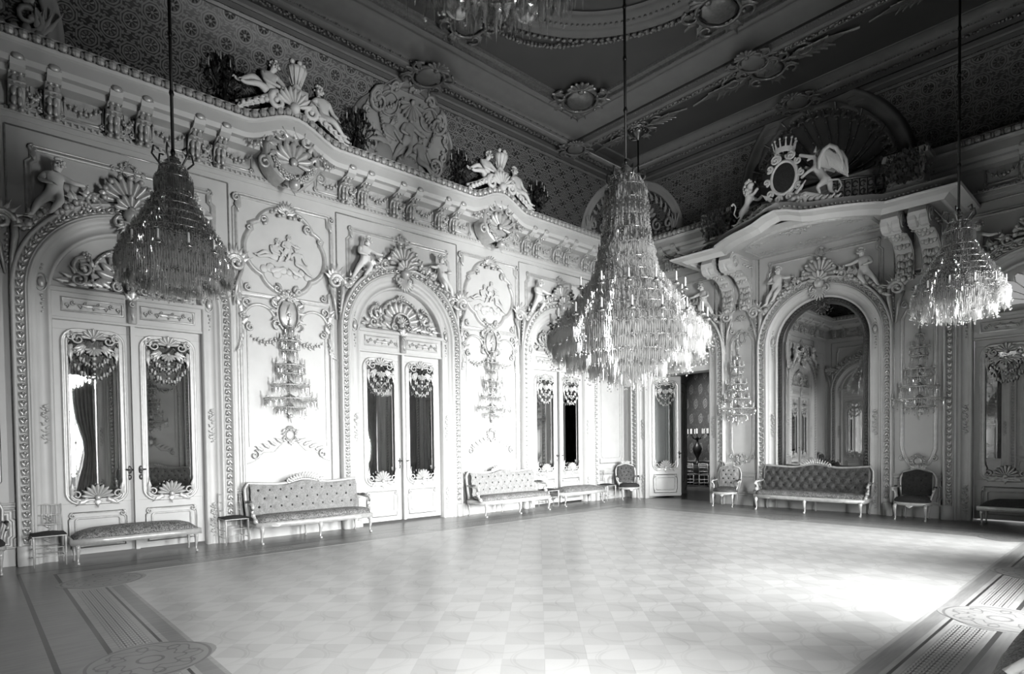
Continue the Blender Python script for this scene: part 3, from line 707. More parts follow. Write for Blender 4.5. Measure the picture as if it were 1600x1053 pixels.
# ---------------------------------------------------------------- arched bay: moulded surround, foliage strip, shell crest, side volutes
def archpath(r, z0=0, n=28): return [(-r, 0, z0)]+arc(0, ZS, r, 180, 0, n)+[(r, 0, z0)]
def surround():
    mb = MB(); mb.sweep(archpath(RI), [(0, -.15), (0, .02), (.02, .04), (.05, .04), (.06, .02), (.17, .02), (.18, .04), (.21, .06), (.24, .06), (.25, .10), (.285, .12), (.285, .10), (.30, .10), (.30, .12), (.315, .12), (.315, .09), (.43, .09), (.43, .14), (.455, .16), (.48, .14), (.48, 0)])
    for s in (-1, 1): mb.box(s*1.44-.09, s*1.44+.09, -.19, 0, 0, .3, .01)
    return mb
def strip_mb():
    mb = MB(); p = [(x, -.10, z) for x, y, z in archpath(RI+.372, .32, 30)]; strip(mb, p, .125, knot(.062)); return mb
def pendants():
    mb = MB()
    for s in (-1, 1):
        x = s*1.155
        mb.ball((x, -.04, 4.2), .05, 8, 4, sy=.5, sz=1.7); mb.tube([(x+.07*cos(a), -.03, 4.2+.13*sin(a)) for a in [i*.5236 for i in range(13)]], .012, 4)
        for k in range(5):
            for sg in (1, -1): mb.ball((x+.015*(k % 2), -.03, 4.2+sg*(.2+k*.06)), .026-.003*k, 5, 3)
        for z0 in (2.35, .7):
            for k in range(11): mb.ball((x+.025*sin(k*2.2), -.03, z0-k*.055), .03-.0015*k, 5, 3); leaf(mb, x, z0-k*.055, 90+(60 if k % 2 else -60), .07, .04, -.025, .02, 2)
    return mb
def crest():
    mb = MB(); z = 5.44
    shell(mb, 0, z+.18, .40, 11, -8, 188, -.12, .07, .3); shell(mb, 0, z+.05, .24, 7, -10, 190, -.2, .05, .25)
    for k in range(9):
        a = radians(-5+k*190/8); mb.ball((.36*cos(a), -.2, z+.2+.36*sin(a)), .045, 6, 4)
    mb.ball((0, -.16, z-.02), .12, 8, 5); scroll(mb, -.13, z-.16, .11, .02, 90, 480, .03, .018, -.14); scroll(mb, .13, z-.16, .11, .02, 90, -300, .03, .018, -.14)
    for k in range(10): leaf(mb, 0, z-.1, -150+k*13, .34-.08*abs(k-4.5)/4.5, .12, -.12, .06)
    for s in (-1, 1):                                       # foliage and fruit running down the extrados
        for k in range(13):
            a = radians(90-s*(14+k*3.6)); r = 1.60; x, zz = r*cos(a), ZS+r*sin(a)
            mb.ball((x, -.12, zz), .05+.02*sin(k*2.4), 6, 4); leaf(mb, x, zz, 90-s*(30+k*3.6)+(50 if k % 2 else -40), .2, .11, -.12, .07); leaf(mb, x, zz, 90+s*60, .16, .09, -.10, .06)
        scroll(mb, s*.47, z+.08, .13, .03, 120 if s > 0 else 60, (120-440) if s > 0 else 500, .035, .02, -.13)
        flower(mb, s*.6, z-.02, .07, -.15)
        for k in range(6): mb.ball((s*(.66+.06*k), -.17, z+.02-.05*k+.03*(k % 2)), .05, 6, 4)
        leaf(mb, s*.75, z+.0, 90-s*10, .24, .14, -.14, .07); leaf(mb, s*.66, z, 90-s*40, .2, .12, -.14, .07)
    return mb
def volutes():
    mb = MB()
    for s in (1,):
        x = s*1.60; z = 5.0
        scroll(mb, x, z, .16, .035, 180 if s > 0 else 0, (180-560) if s > 0 else 560, .045, .03, -.12, 16, 6)
        mb.tube([(x-s*.15, -.1, z+.02), (x-s*.16, -.1, z-.2), (x-s*.12, -.09, z-.5), (x-s*.1, -.07, z-.85)], [.05, .05, .035, .02], 6); mb.tube([(x+s*.12, -.08, z-.08), (x+s*.02, -.08, z-.35), (x-s*.04, -.06, z-.75)], [.03, .035, .015], 6)
        for k in range(7): leaf(mb, x+.0, z+.03, 20+k*24, .3, .13, -.12, .07)
        for k in range(6): bead(mb, x-s*.06, -.13, z-.2-k*.08, .02)
    return mb
SUR = surround().mesh('surround'); SUR.materials.append(MT['plaster'])
STR = strip_mb().mesh('foliage_strip'); STR.materials.append(MT['gilt'])
PEN = pendants().mesh('pendant_ornament'); PEN.materials.append(MT['carving'])
CRE = crest().mesh('shell_crest'); CRE.materials.append(MT['carving'])
VOL = volutes().mesh('volute'); VOL.materials.append(MT['carving'])
mb = MB(); framemold(mb, eared(-1.22, 1.22, 4.95, 6.12, .14, False), False)
cartouche(mb, 0, 6.16, .16, .2, -.03); scroll(mb, -.2, 6.15, .05, .015, 90, 450, .015, .01); scroll(mb, .2, 6.15, .05, .015, 90, -270, .015, .01)
for s in (-1, 1): scroll(mb, s*1.2, 6.15, .06, .02, 90, 90-s*400, .018, .01); leaf(mb, s*1.2, 6.12, -90, .16, .1, -.03, .03)
mb.v = [v for v in mb.v]
OVP = mb.mesh('overdoor_frame'); OVP.materials.append(MT['carving'])
mb = MB()
for s in (-1, 1): mb.box(s*1.52-.012, s*1.52+.012, -.012, 0, .95, 6.42, .004)
mb.box(-1.52, 1.52, -.012, 0, 6.408, 6.432, .004)
LIN = mb.mesh('bay_fillet'); LIN.materials.append(MT['gilt'])
def bay(root):
    obj('surround', SUR, None, root); obj('foliage_strip', STR, None, root, kind='stuff'); obj('pendant_ornament', PEN, None, root, kind='stuff'); obj('shell_crest', CRE, None, root)
    obj('volute', VOL, None, root); obj('volute', VOL, None, root).scale = (-1, 1, 1)
    obj('overdoor_frame', OVP, None, root); obj('bay_fillet', LIN, None, root)
# ---------------------------------------------------------------- door leaf with mirror pane
Y0D = .08
def rr(x0, x1, z0, z1, r=.1, n=5):
    p = []
    for cx, cz, a in ((x0+r, z0+r, 270), (x0+r, z1-r, 180), (x1-r, z1-r, 90), (x1-r, z0+r, 0)): p += [(cx+r*cos(radians(a-90*i/n)), 0, cz+r*sin(radians(a-90*i/n))) for i in range(n+1)]
    return p
def panetop():
    mb = MB(); z = 3.42; shell(mb, 0, z, .17, 7, 0, 180, -.03, .04); shell(mb, 0, z-.14, .13, 7, 180, 360, -.03, .035)
    for s in (-1, 1):
        scroll(mb, s*.2, z-.01, .09, .02, 90, 90-s*430, .02, .012, -.03); scroll(mb, s*.3, z+.03, .07, .02, 90, 90+s*400, .018, .01, -.03)
        garland(mb, (s*.32, z-.05), (s*.03, z-.42), .07, 8, .022, -.03); garland(mb, (s*.33, z-.25), (0, z-.6), .10, 8, .022, -.03)
        for k in range(3): leaf(mb, s*.12, z-.1, -90+s*(20+k*22), .2, .08, -.03, .03)
        leaf(mb, s*.3, z-.1, -90, .3, .09, -.03, .03)
    for k in range(5): mb.ball((0, -.04, z-.3-k*.08), .035-.004*k, 5, 3)
    return mb
def panebot():
    mb = MB(); z = .93; shell(mb, 0, z, .22, 9, 0, 180, -.03, .05); leaf(mb, 0, z, -90, .16, .12, -.03, .03)
    for s in (-1, 1):
        scroll(mb, s*.27, z+.05, .09, .02, -90, -90+s*420, .02, .012, -.03); leaf(mb, s*.33, z+.05, 90, .24, .08, -.03, .03); leaf(mb, s*.12, z-.02, -90+s*60, .2, .1, -.03, .03)
    return mb
PTm = panetop().mesh('pane_carving'); PTm.materials.append(MT['carving']); PBm = panebot().mesh('pane_carving'); PBm.materials.append(MT['carving'])
mb = MB(); hw = .50
for a in (((-.51, .51, 0, .05, .05, .85)), (-.51, .51, 0, .05, 3.55, 3.69), (-.51, -.34, 0, .05, .85, 3.55), (.34, .51, 0, .05, .85, 3.55)): mb.box(*a, .004)
LFm = mb.mesh('leaf_frame', False); LFm.materials.append(MT['plaster'])
mb = MB(); framemold(mb, rr(-.345, .345, .9, 3.5, .13), True, [(-.02, 0), (-.02, .02), (.0, .035), (.02, .02), (.04, .02), (.055, .035), (.075, .03), (.08, 0)])
PFm = mb.mesh('pane_moulding'); PFm.materials.append(MT['carving'])
mb = MB(); framemold(mb, eared(-.36, .36, .18, .68, .06), True, PT+[(.035, 0)]); framemold(mb, rr(-.28, .28, .26, .6, .03), True, [(0, 0), (0, .02), (.025, .02), (.03, 0)])
for s in (-1, 1): scroll(mb, s*.33, .66, .045, .015, 90, 90-s*400, .014, .01, -.02)
LPm = mb.mesh('lower_panel'); LPm.materials.append(MT['carving'])
MPm = MB().box(-.36, .36, .03, .035, .87, 3.53).mesh('mirror_pane', False); MPm.materials.append(MT['mirror'])
GPm = MPm.copy(); GPm.name = 'glass_pane'; GPm.materials[0] = MT['pane']
mb = MB(); mb.tube([(0, 0, 0), (0, -.05, 0)], .012, 6); mb.tube([(-.06, -.055, .01), (0, -.06, 0), (.07, -.055, .005)], [.012, .018, .01], 6); mb.ball((0, -.01, -.12), .03, 6, 4, sy=.4, sz=1.6); mb.ball((0, -.01, 0), .035, 6, 4, sy=.3, sz=2)
HDm = mb.mesh('handle'); HDm.materials.append(MT['bronze'])
def doorleaf(root, cx, y=Y0D, rz=0, hinge=None, side=-1, glass=False):
    # leaf origin at its centre (or hinged edge if swung)
    e = empty('door_leaf', (cx, y, 0), rz, root) if hinge is None else empty('door_leaf', hinge, rz, root)
    dx = 0 if hinge is None else .51
    for n, m in (('leaf_frame', LFm), ('pane_moulding', PFm), ('lower_panel', LPm), ('glass_pane' if glass else 'mirror_pane', GPm if glass else MPm), ('pane_carving', PTm), ('pane_carving', PBm)):
        obj(n, m, None, e, loc=(dx, 0, 0))
    obj('handle', HDm, None, e, loc=(dx+(.44 if side < 0 else -.44), 0, 1.35)); return e
def transom():
    mb = MB(); mb.box(-1.04, 1.04, .0, .14, 3.70, 4.14, .005); mb.box(-1.06, 1.06, -.05, .1, 4.1, 4.17, .012); mb.box(-1.04, 1.04, -.02, .1, 3.68, 3.72, .006)
    return mb
def transom_carving():
    mb = MB()
    for c in (-.52, .52):
        framemold(mb, [(c-.38, 0, 3.84), (c-.38, 0, 4.0), (c+.38, 0, 4.0), (c+.38, 0, 3.84)], True, [(0, 0), (0, .018), (.02, .025), (.035, 0)])
        for k in range(9):
            x = c-.33+k*.0825; scroll(mb, x, 3.92+.015*(1 if k % 2 else -1), .04, .012, 90 if k % 2 else -90, (90 if k % 2 else -90)+360, .011, .008, -.012, 7, 4)
        leaf(mb, c, 3.92, 0, .2, .08, -.015, .02); leaf(mb, c, 3.92, 180, .2, .08, -.015, .02)
    mb.box(-.06, .06, -.06, 0, 3.72, 4.1, .012); scroll(mb, 0, 4.02, .045, .015, 90, 450, .018, .014, -.07); leaf(mb, 0, 3.98, -90, .22, .09, -.06, .03); leaf(mb, 0, 4.1, 90, .2, .16, -.05, .05); leaf(mb, 0, 4.1, 40, .16, .1, -.05, .05); leaf(mb, 0, 4.1, 140, .16, .1, -.05, .05)
    return mb
TRm = transom().mesh('transom', False); TRm.materials.append(MT['plaster']); TCm = transom_carving().mesh('transom_carving'); TCm.materials.append(MT['carving'])
def lunette_panel():
    mb = MB(); p = arc(0, ZS, 1.06, 0, 180, 24, .1); mb.add([(0, .1, ZS)]+p, [(0, i+1, i+2) for i in range(24)]); mb.add([(x, .14, z) for x, y, z in [(0, 0, ZS)]+p], [(0, i+2, i+1) for i in range(24)]); return mb
def lunette_carving():
    mb = MB(); zc = 4.38; shell(mb, 0, zc, .47, 11, -14, 194, .06, .06, .42, False)
    mb.tube(arc(0, zc, .52, -18, 198, 24, .03), .028, 5); mb.tube(arc(0, zc, .21, -10, 190, 14, -.0), .022, 5)
    for k in range(26): a = radians(-18+k*216/25); bead(mb, .52*cos(a), -.0, zc+.52*sin(a), .02)
    shell(mb, 0, zc+.5, .12, 5, 0, 180, .02, .04); shell(mb, 0, zc-.02, .15, 7, 0, 180, -.02, .04); mb.ball((0, .0, zc-.06), .08, 8, 5, sy=.7)
    for s in (-1, 1):
        scroll(mb, s*.62, 4.52, .16, .03, 90, 90-s*470, .035, .02, .02, 14); scroll(mb, s*.70, 4.33, .12, .03, 90, 90+s*430, .03, .02, .02)
        scroll(mb, s*.18, 4.28, .09, .02, 90, 90-s*430, .025, .015, -.0)
        for k in range(5): leaf(mb, s*(.5+.08*k), 4.5-.05*k, 90-s*(10+22*k), .2, .1, .03, .05)
        for k in range(5): leaf(mb, s*(.28+.1*k), 4.27, (0 if s > 0 else 180)+s*(30-12*k), .2, .1, .03, .05)
        flower(mb, s*.58, 4.72, .06, .03)
    mb.box(-.8, .8, .03, .1, 4.18, 4.21, .006); return mb
LUm = lunette_panel().mesh('lunette_panel'); LUm.materials.append(MT['plaster']); LCm = lunette_carving().mesh('lunette_carving'); LCm.materials.append(MT['carving'])
def openfan():
    """pierced fan of the lit lunette: solid plate with petal shaped openings"""
    mb = MB(); zc = 4.3; N = 11
    for i in range(N):
        a0, a1 = radians(i*180/N), radians((i+1)*180/N)
        mb.tube([(.12*cos(a0), .05, zc+.12*sin(a0)), (.62*cos(a0), .05, zc+.62*sin(a0))], .012, 4)
        am = (a0+a1)/2; pts = [(.6*cos(a0)+0, .05, zc+.6*sin(a0)), (.70*cos(am-.05), .05, zc+.70*sin(am-.05)), (.70*cos(am+.05), .05, zc+.70*sin(am+.05)), (.6*cos(a1), .05, zc+.6*sin(a1))]
        mb.tube(pts, .014, 4)
    # plate between the fan edge and the arch
    o = len(mb.v); n = 44
    for i in range(n+1):
        a = pi*i/n; f = abs(sin(a*N)); ri = .61+.09*f; mb.v += [(ri*cos(a), .07, zc+ri*sin(a)), (1.06*cos(a), .07, ZS+1.06*sin(a))]
    for i in range(n): mb.f.append((o+2*i, o+2*i+1, o+2*i+3, o+2*i+2))
    mb.box(-1.05, 1.05, .05, .09, 4.1, 4.31); return mb
# ---------------------------------------------------------------- the bays of every wall
dn = 0; BAYROOT = {}
for w in 'ABCD':
    for i, c in enumerate(BAY[w]):
        loc = place(w, c)
        if w in 'BC' and i == 1: continue
        dn += 1
        win = w == 'D'
        r = empty(('window_%d' % (i+1)) if win else ('door_%d' % dn), loc, RZ[w], kind='structure'); bay(r); BAYROOT[(w, i)] = r
        lit = (w == 'B' and i == 2)
        if not win: obj('transom', TRm, None, r); obj('transom_carving', TCm, None, r)
        if lit: f = obj('pierced_lunette', openfan(), 'plaster', r)
        elif not win: obj('lunette_panel', LUm, None, r); obj('lunette_carving', LCm, None, r)
        if win:
            mb = MB()
            mb.sweep(archpath(1.0), [(-.02, -.55), (-.02, -.5), (.06, -.5), (.06, -.15)])
            for x in (-.52, 0, .52): mb.box(x-.025, x+.025, .45, .5, 0, 4.06)
            for z in (.9, 1.9, 2.9, 4.06): mb.box(-1.0, 1.0, .45, .5, z-.025, z+.025)
            mb.box(-1.0, 1.0, .44, .52, 0, .5); obj('window_frame', mb, 'plaster', r)
            mb = MB(); p = archpath(1.0)
            mb.add([(x, .475, z) for x, y, z in p], [tuple(range(len(p)))]); obj('window_pane', mb, 'pane', r)
            # reveal lining between the surround and the sash
            mb = MB(); mb.sweep(archpath(1.05), [(0, -.6), (0, -.1)]); obj('reveal', mb, 'plaster', r)
            for s in (-1, 1):                              # long curtains tied back at the sides
                mb = MB(); n = 40; H = 4.6; o = 0
                for a in range(n+1):
                    f = a/n
                    for b in range(13):
                        z = H*b/12; wd = .62-.28*math.exp(-((z-1.6)/.9)**2); x = s*(1.02-wd*f); mb.v.append((x, .12+.05*sin(f*38)+.03*sin(f*17+z), .02+z*(1-.0*f)))
                for a in range(n):
                    for b in range(12): q = a*13+b; mb.f.append((q, q+1, q+14, q+13))
                tag(obj('curtain', mb, 'curtain', None, True, loc=loc, rot=(0, 0, RZ[w])), ('pale %s curtain seen in the mirrored door panes, %s window' % ('left' if s < 0 else 'right', ('far', 'middle', 'near')[i])), 'curtain', 'window curtains')
        elif (w, i) == ('B', 0):
            doorleaf(r, 0, hinge=(-1.03, .12, 0), rz=radians(56), side=-1, glass=True)
        else:
            doorleaf(r, -.52, side=-1); doorleaf(r, .52, side=1)
            mb = MB(); mb.box(-.03, .03, -.02, .04, .05, 3.69, .008); obj('meeting_stile', mb, 'plaster', r)
# mirror of the back wall and its twin on the front wall
for w in 'BC':
    r = empty('wall_mirror', place(w, BAY[w][1]), RZ[w])
    tag(r, 'tall arched wall mirror in white carved surround above the long tufted sofa' if w == 'B' else 'arched wall mirror on the opposite end wall, seen only in reflection', 'mirror'); bay(r)
    mb = MB(); p = archpath(1.06, .3); mb.add([(x, .08, z) for x, y, z in p], [tuple(range(len(p)))]); mb.add([(x, .1, z) for x, y, z in p], [tuple(range(len(p)))[::-1]]); obj('mirror_pane', mb, 'mirror', r)
    mb = MB(); mb.sweep(archpath(RI-.13, .3), [(-.01, -.08), (-.01, -.02), (.03, .0), (.11, .0), (.14, -.04), (.14, -.1)]); obj('inner_frame', mb, 'darkwood', r, True)
    mb = MB(); p = [(x, .0, z) for x, y, z in archpath(RI-.06, .35, 30)]; strip(mb, p, .075, knot(.045)); obj('inner_foliage_strip', mb, 'bronze', r, True, kind='stuff')
    mb = MB().box(-1.04, 1.04, -.04, .1, 0, .8, .01); mb.box(-1.04, 1.04, -.08, .1, .78, .84, .01); obj('dado', mb, 'plaster', r)
    mb = MB(); shell(mb, 0, 4.9, .2, 7, 180, 360, .02, .05); cartouche(mb, 0, 4.95, .22, .26, 0); obj('keystone_ornament', mb, 'bronze', r, True)
# ---------------------------------------------------------------- side room beyond the open door
r = BAYROOT[('B', 0)]
mb = MB(); mb.box(-1.12, -1.04, .14, 2.25, 0, 4.3); 
obj('reveal_panel', mb, 'plaster', r)
mb = MB()
for a, b in ((.25, 1.1), (1.25, 2.2)):
    for z0, z1 in ((.15, 3.55),):
        p = rr(a, b, z0, z1, .14); p2 = [(-0, x, z) for x, y, z in p]
        q = MB(); q.sweep(p, [(0, 0), (0, .02), (.02, .03), (.04, .01), (.05, 0)]); q2 = MB(); q2.sweep(rr(a+.13, b-.13, z0+.25, z1-.25, .1), [(0, 0), (0, .02), (.03, .02), (.035, 0)])
        for k in (q, q2): mb.add([(-1.04-y, x, z) for x, y, z in k.v], k.f)
obj('reveal_moulding', mb, 'gilt', r)
mb = MB(); mb.box(1.04, 1.12, .14, .6, 0, 4.3); mb.box(-1.2, 1.2, .14, .7, 3.7, 4.4); obj('reveal_panel', mb, 'plaster', r)
sr = obj('wall_side_room', MB().box(6.2, 6.4, -8.2, 3, 0, 5).box(.32, 6.4, -8.4, -8.2, 0, 5).box(.32, 6.4, 3, 3.2, 0, 5).box(.3, 6.4, -8.4, 3.2, 5, 5.1), 'damask', kind='structure')
obj('floor_side_room', MB().box(.35, 6.4, -8.4, 3.2, -.2, -.002), 'wooddark', kind='structure')
mb = MB(); mb.box(6.12, 6.2, -8.2, 3, 0, .9, .02); mb.box(6.08, 6.2, -8.2, 3, .88, .95, .01); obj('baseboard_side_room', mb, 'hall', kind='structure')
# ---------------------------------------------------------------- long wall panels: eared frame, cloud shaped medallion, cartouche, lower frame
def cloud(n=8):
    p = []
    for cx, cz, r, a0, a1 in ((-.52, 5.15, .30, 250, 100), (-.20, 5.72, .24, 205, 60), (.0, 5.80, .16, 140, 40), (.20, 5.72, .24, 120, -25), (.52, 5.15, .30, 80, -70), (.25, 4.86, .2, -60, -150)): p += arc(cx, cz, r, a0, a1, n)
    return p
def clouds():
    """quatrefoil like outline: big round lobes at the sides, smaller at the top"""
    p = []
    for i in range(72):
        t = 2*pi*i/72; x = sin(t); z = cos(t)
        r = .60+.13*abs(cos(2*t+.0))**.7+(.08 if z > .5 else 0)
        p.append((x*r*1.0, 0, 5.36+z*r*.98))
    return p
def wallpanel_meshes():
    a = MB(); framemold(a, eared(-.88, .88, 4.55, 6.22, .16)); 
    for s in (-1, 1): scroll(a, s*.9, 6.2, .07, .02, 90, 90-s*420, .022, .014, -.04); leaf(a, s*.88, 6.18, -90, .25, .12, -.04, .05)
    for s in (-1, 1): a.sweep([(s*.84, 0, .98), (s*.84, 0, 4.5)] if s < 0 else [(s*.84, 0, 4.5), (s*.84, 0, .98)], PM); a.sweep([(s*.74, 0, 1.7), (s*.74, 0, 4.1)] if s < 0 else [(s*.74, 0, 4.1), (s*.74, 0, 1.7)], PT)
    b = MB(); b.sweep(clouds(), [(0, 0), (0, .02), (.02, .05), (.045, .06), (.07, .05), (.085, .02), (.10, 0)], closed=True)
    for s in (-1, 1): scroll(b, s*.42, 5.92, .08, .02, -90, -90-s*430, .03, .02, -.04); scroll(b, s*.2, 4.68, .09, .02, 90, 90+s*430, .03, .02, -.04); scroll(b, s*.68, 5.72, .06, .02, 90, 90+s*430, .022, .015, -.04)
    for k in range(9): leaf(b, 0, 6.12, 10+k*20, .22, .1, -.05, .05); 
    for k in range(9): b.ball((.07*(k-4), -.07, 6.08+.05*sin(k*2)), .04, 6, 4)
    c = MB(); cartouche(c, 0, 4.22, .42, .66, -.04)
    for k in range(7): c.ball((.05*(k-3), -.08, 4.62+.03*cos(k*2)), .04, 5, 4)
    for s in (-1, 1):
        c.sweep([(s*x, y, z) for x, y, z in arc(.52, 4.05, .26, 170, -20, 12)], [(0, 0), (0, .03), (.03, .045), (.05, .03), (.055, 0)] if s > 0 else [(0, 0), (0, .03), (-.03, .045), (-.05, .03), (-.055, 0)])
        scroll(c, s*.74, 4.35, .1, .02, -90, -90+s*430, .025, .015, -.03); scroll(c, s*.72, 4.62, .07, .02, 90, 90-s*430, .022, .015, -.03); scroll(c, s*.70, 3.9, .08, .02, 90, 90-s*430, .025, .015, -.03)
        garland(c, (s*.08, 3.82), (s*.68, 3.72), .12, 11, .028, -.03)
        for k in range(5): leaf(c, s*.84, 3.95+k*.1, 90+s*(40-25*k), .2, .11, -.03, .05); leaf(c, s*.84, 3.85-k*.07, -90+s*10*k, .2, .09, -.03, .04)
        flower(c, s*.84, 4.1, .06, -.06)
    c.tube([(0, -.04, 3.8), (0, -.04, 3.45)], .01, 4)
    for k in range(6): c.ball((0, -.05, 3.8-k*.07), .03-.003*k, 5, 3)
    d = MB()                                            # low ornament over the sofa
    cartouche(d, 0, 1.92, .2, .24, -.02)
    for s in (-1, 1):
        d.sweep([(s*.12, 0, 1.8), (s*.3, 0, 1.62), (s*.5, 0, 1.6), (s*.66, 0, 1.45), (s*.8, 0, 1.4)], PT); scroll(d, s*.66, 1.55, .09, .02, 90, 90+s*400, .02, .012)
        for k in range(4): leaf(d, s*(.15+.12*k), 1.78-.05*k, (0 if s > 0 else 180)+s*30, .18, .08, -.02, .03)
    return a, b, c, d
WPA, WPB, WPC, WPD = [q.mesh(n) for q, n in zip(wallpanel_meshes(), ('panel_frame', 'medallion_frame', 'shell_cartouche', 'low_ornament'))]
for q in (WPA, WPB, WPC, WPD): q.materials.append(MT['carving'])
# narrow panel of the piers and corners
def narrow(h):
    mb = MB(); framemold(mb, [(-h, 0, 1.5), (-h, 0, 4.3), (-h+.08, 0, 4.45), (h-.08, 0, 4.45), (h, 0, 4.3), (h, 0, 1.5), (h-.06, 0, 1.3), (h-.12, 0, 1.2), (-h+.12, 0, 1.2), (-h+.06, 0, 1.3)], True, [(0, 0), (0, .02), (.02, .03), (.035, .015), (.05, .015), (.065, .03), (.08, 0)])
    cartouche(mb, 0, 4.42, .2, .3, -.03); cartouche(mb, 0, 1.22, .2, .2, -.03)
    framemold(mb, [(-h, 0, 4.72), (-h, 0, 5.1), (-h+.1, 0, 5.22), (h-.1, 0, 5.22), (h, 0, 5.1), (h, 0, 4.72)], False, [(0, 0), (0, .02), (.03, .03), (.05, 0)])
    shell(mb, 0, 4.86, .14, 7, 0, 180, -.03, .05); shell(mb, 0, 5.2, .08, 5, 0, 180, -.03, .04)
    for s in (-1, 1): scroll(mb, s*(h-.02), 4.62, .08, .02, 90, 90-s*420, .025, .015, -.03); scroll(mb, s*(h+.02), 1.28, .06, .02, 90, 90-s*420, .02, .012, -.03)
    return mb
NPm = narrow(.27).mesh('narrow_panel'); NPm.materials.append(MT['carving'])
def corner_panel(h):
    mb = MB(); framemold(mb, eared(-h, h, 1.1, 5.9, .1), True, PT+[(.03, 0)]); framemold(mb, rr(-h+.1, h-.1, 1.25, 5.7, .08), True, PT); return mb
for w in 'ABCD':
    S = segs(w)
    for k, (a, b) in enumerate(S):
        c = (a+b)/2; h = (b-a)/2
        if w in 'AD' and 0 < k < len(S)-1:
            for n, m in (('panel_frame', WPA), ('medallion_frame', WPB), ('shell_cartouche', WPC), ('low_ornament', WPD)): obj(n, m, None, wall[w], loc=(c, 0, 0))
        elif w in 'BC' and 0 < k < len(S)-1: obj('narrow_panel', NPm, None, wall[w], loc=(c, 0, 0))
        elif h > .3: obj('corner_panel', corner_panel(h-.2), 'carving', wall[w], loc=(c, 0, 0))
# ---------------------------------------------------------------- cherubs
PUT = {
 'climb': putto(dict(head=(.06, -.06, .46), top=(.07, -.06, .54), hal=(-.02, -.2, .1), ell=(-.2, -.12, .14), har=(.42, -.1, .20), elr=(.27, -.1, .2), knl=(-.22, -.06, -.22), anl=(-.3, -.0, -.40), tol=(-.36, -.06, -.43), knr=(.06, -.18, -.16), anr=(-.06, -.12, -.34), tor=(-.1, -.18, -.38))),
 'recline': putto(dict(neck=(.06, 0, .33), head=(.1, -.03, .45), top=(.11, -.03, .53), hal=(.16, -.16, .05), ell=(-.1, -.1, .12), elr=(.26, -.06, .15), har=(.34, -.12, .05), knl=(-.3, -.12, .1), anl=(-.55, -.1, -.06), tol=(-.64, -.12, -.04), hir=(.02, 0, -.03), knr=(-.22, -.16, -.02), anr=(-.48, -.16, -.1), tor=(-.56, -.18, -.08))),
 'sit': putto(dict(neck=(-.03, 0, .33), head=(-.06, 0, .46), top=(-.06, 0, .54), ell=(-.24, -.06, .16), hal=(-.2, -.18, .08), elr=(.2, -.02, .12), har=(.28, -.1, -.0), knl=(.12, -.2, -.1), anl=(.34, -.16, -.3), tol=(.42, -.2, -.32), knr=(.2, -.14, -.12), anr=(.44, -.08, -.34), tor=(.52, -.1, -.36))),
}
def cherub(pose, loc, rz, label, cat='statue', group=None, flip=False, sc=1.0, tilt=0, wings=False):
    r = empty('cherub_statue', loc, rz); b = obj('body', PUT[pose][0], None, r); h = obj('hair', PUT[pose][1], None, r)
    for o in (b, h):
        o.scale = (-sc if flip else sc, sc, sc); o.rotation_euler = (0, -tilt if flip else tilt, 0)
    tag(r, label, cat, group); return r
names = {('A', 0): 'leftmost door', ('A', 1): 'middle door', ('A', 2): 'far left wall door', ('B', 0): 'half open door', ('B', 1): 'arched wall mirror', ('B', 2): 'dark door at the right edge'}
for w in 'AB':
    for i, c in enumerate(BAY[w]):
        for s in (-1, 1):
            u, z = c+s*.98, 5.50
            cherub('climb', place(w, u, .18, z), RZ[w], 'white cherub %s of the shell crest over the %s' % ('left' if s < 0 else 'right', names[(w, i)]), group='cherubs over the doors', flip=s > 0, sc=.9)
# reliefs inside the wall medallions: three flattened cherubs
def relief_group(sc, depth, items):
    mb = MB()
    for pose, x, z, flip, k in items:
        for me in PUT[pose]:
            o = len(mb.v)
            for v in me.vertices:
                X, Y, Z = v.co; mb.v.append((x+(-X if flip else X)*sc*k, -.01+Y*sc*depth*k-.02, z+Z*sc*k))
            mb.f.extend([tuple(i+o for i in p.vertices) for p in me.polygons])
    return mb
rg = relief_group(.6, .22, [('recline', -.22, 5.28, False, 1), ('sit', .22, 5.22, False, 1), ('climb', .02, 5.42, False, .9)])
for k in range(8): rg.ball((-.42+.12*k, -.0, 5.02+.05*sin(k*2.3)), .08+.02*sin(k), 8, 4, sy=.25)
leaf(rg, -.3, 5.0, 20, .3, .12); leaf(rg, .3, 5.0, 160, .3, .12)
RGm = rg.mesh('relief'); RGm.materials.append(MT['plaster'])
for w in 'AD':
    for k, c in enumerate(((2.96+8.06)/2, (8.06+13.12)/2)):
        o = obj('cherub_relief', RGm, None, wall[w], loc=(c, 0, 0))
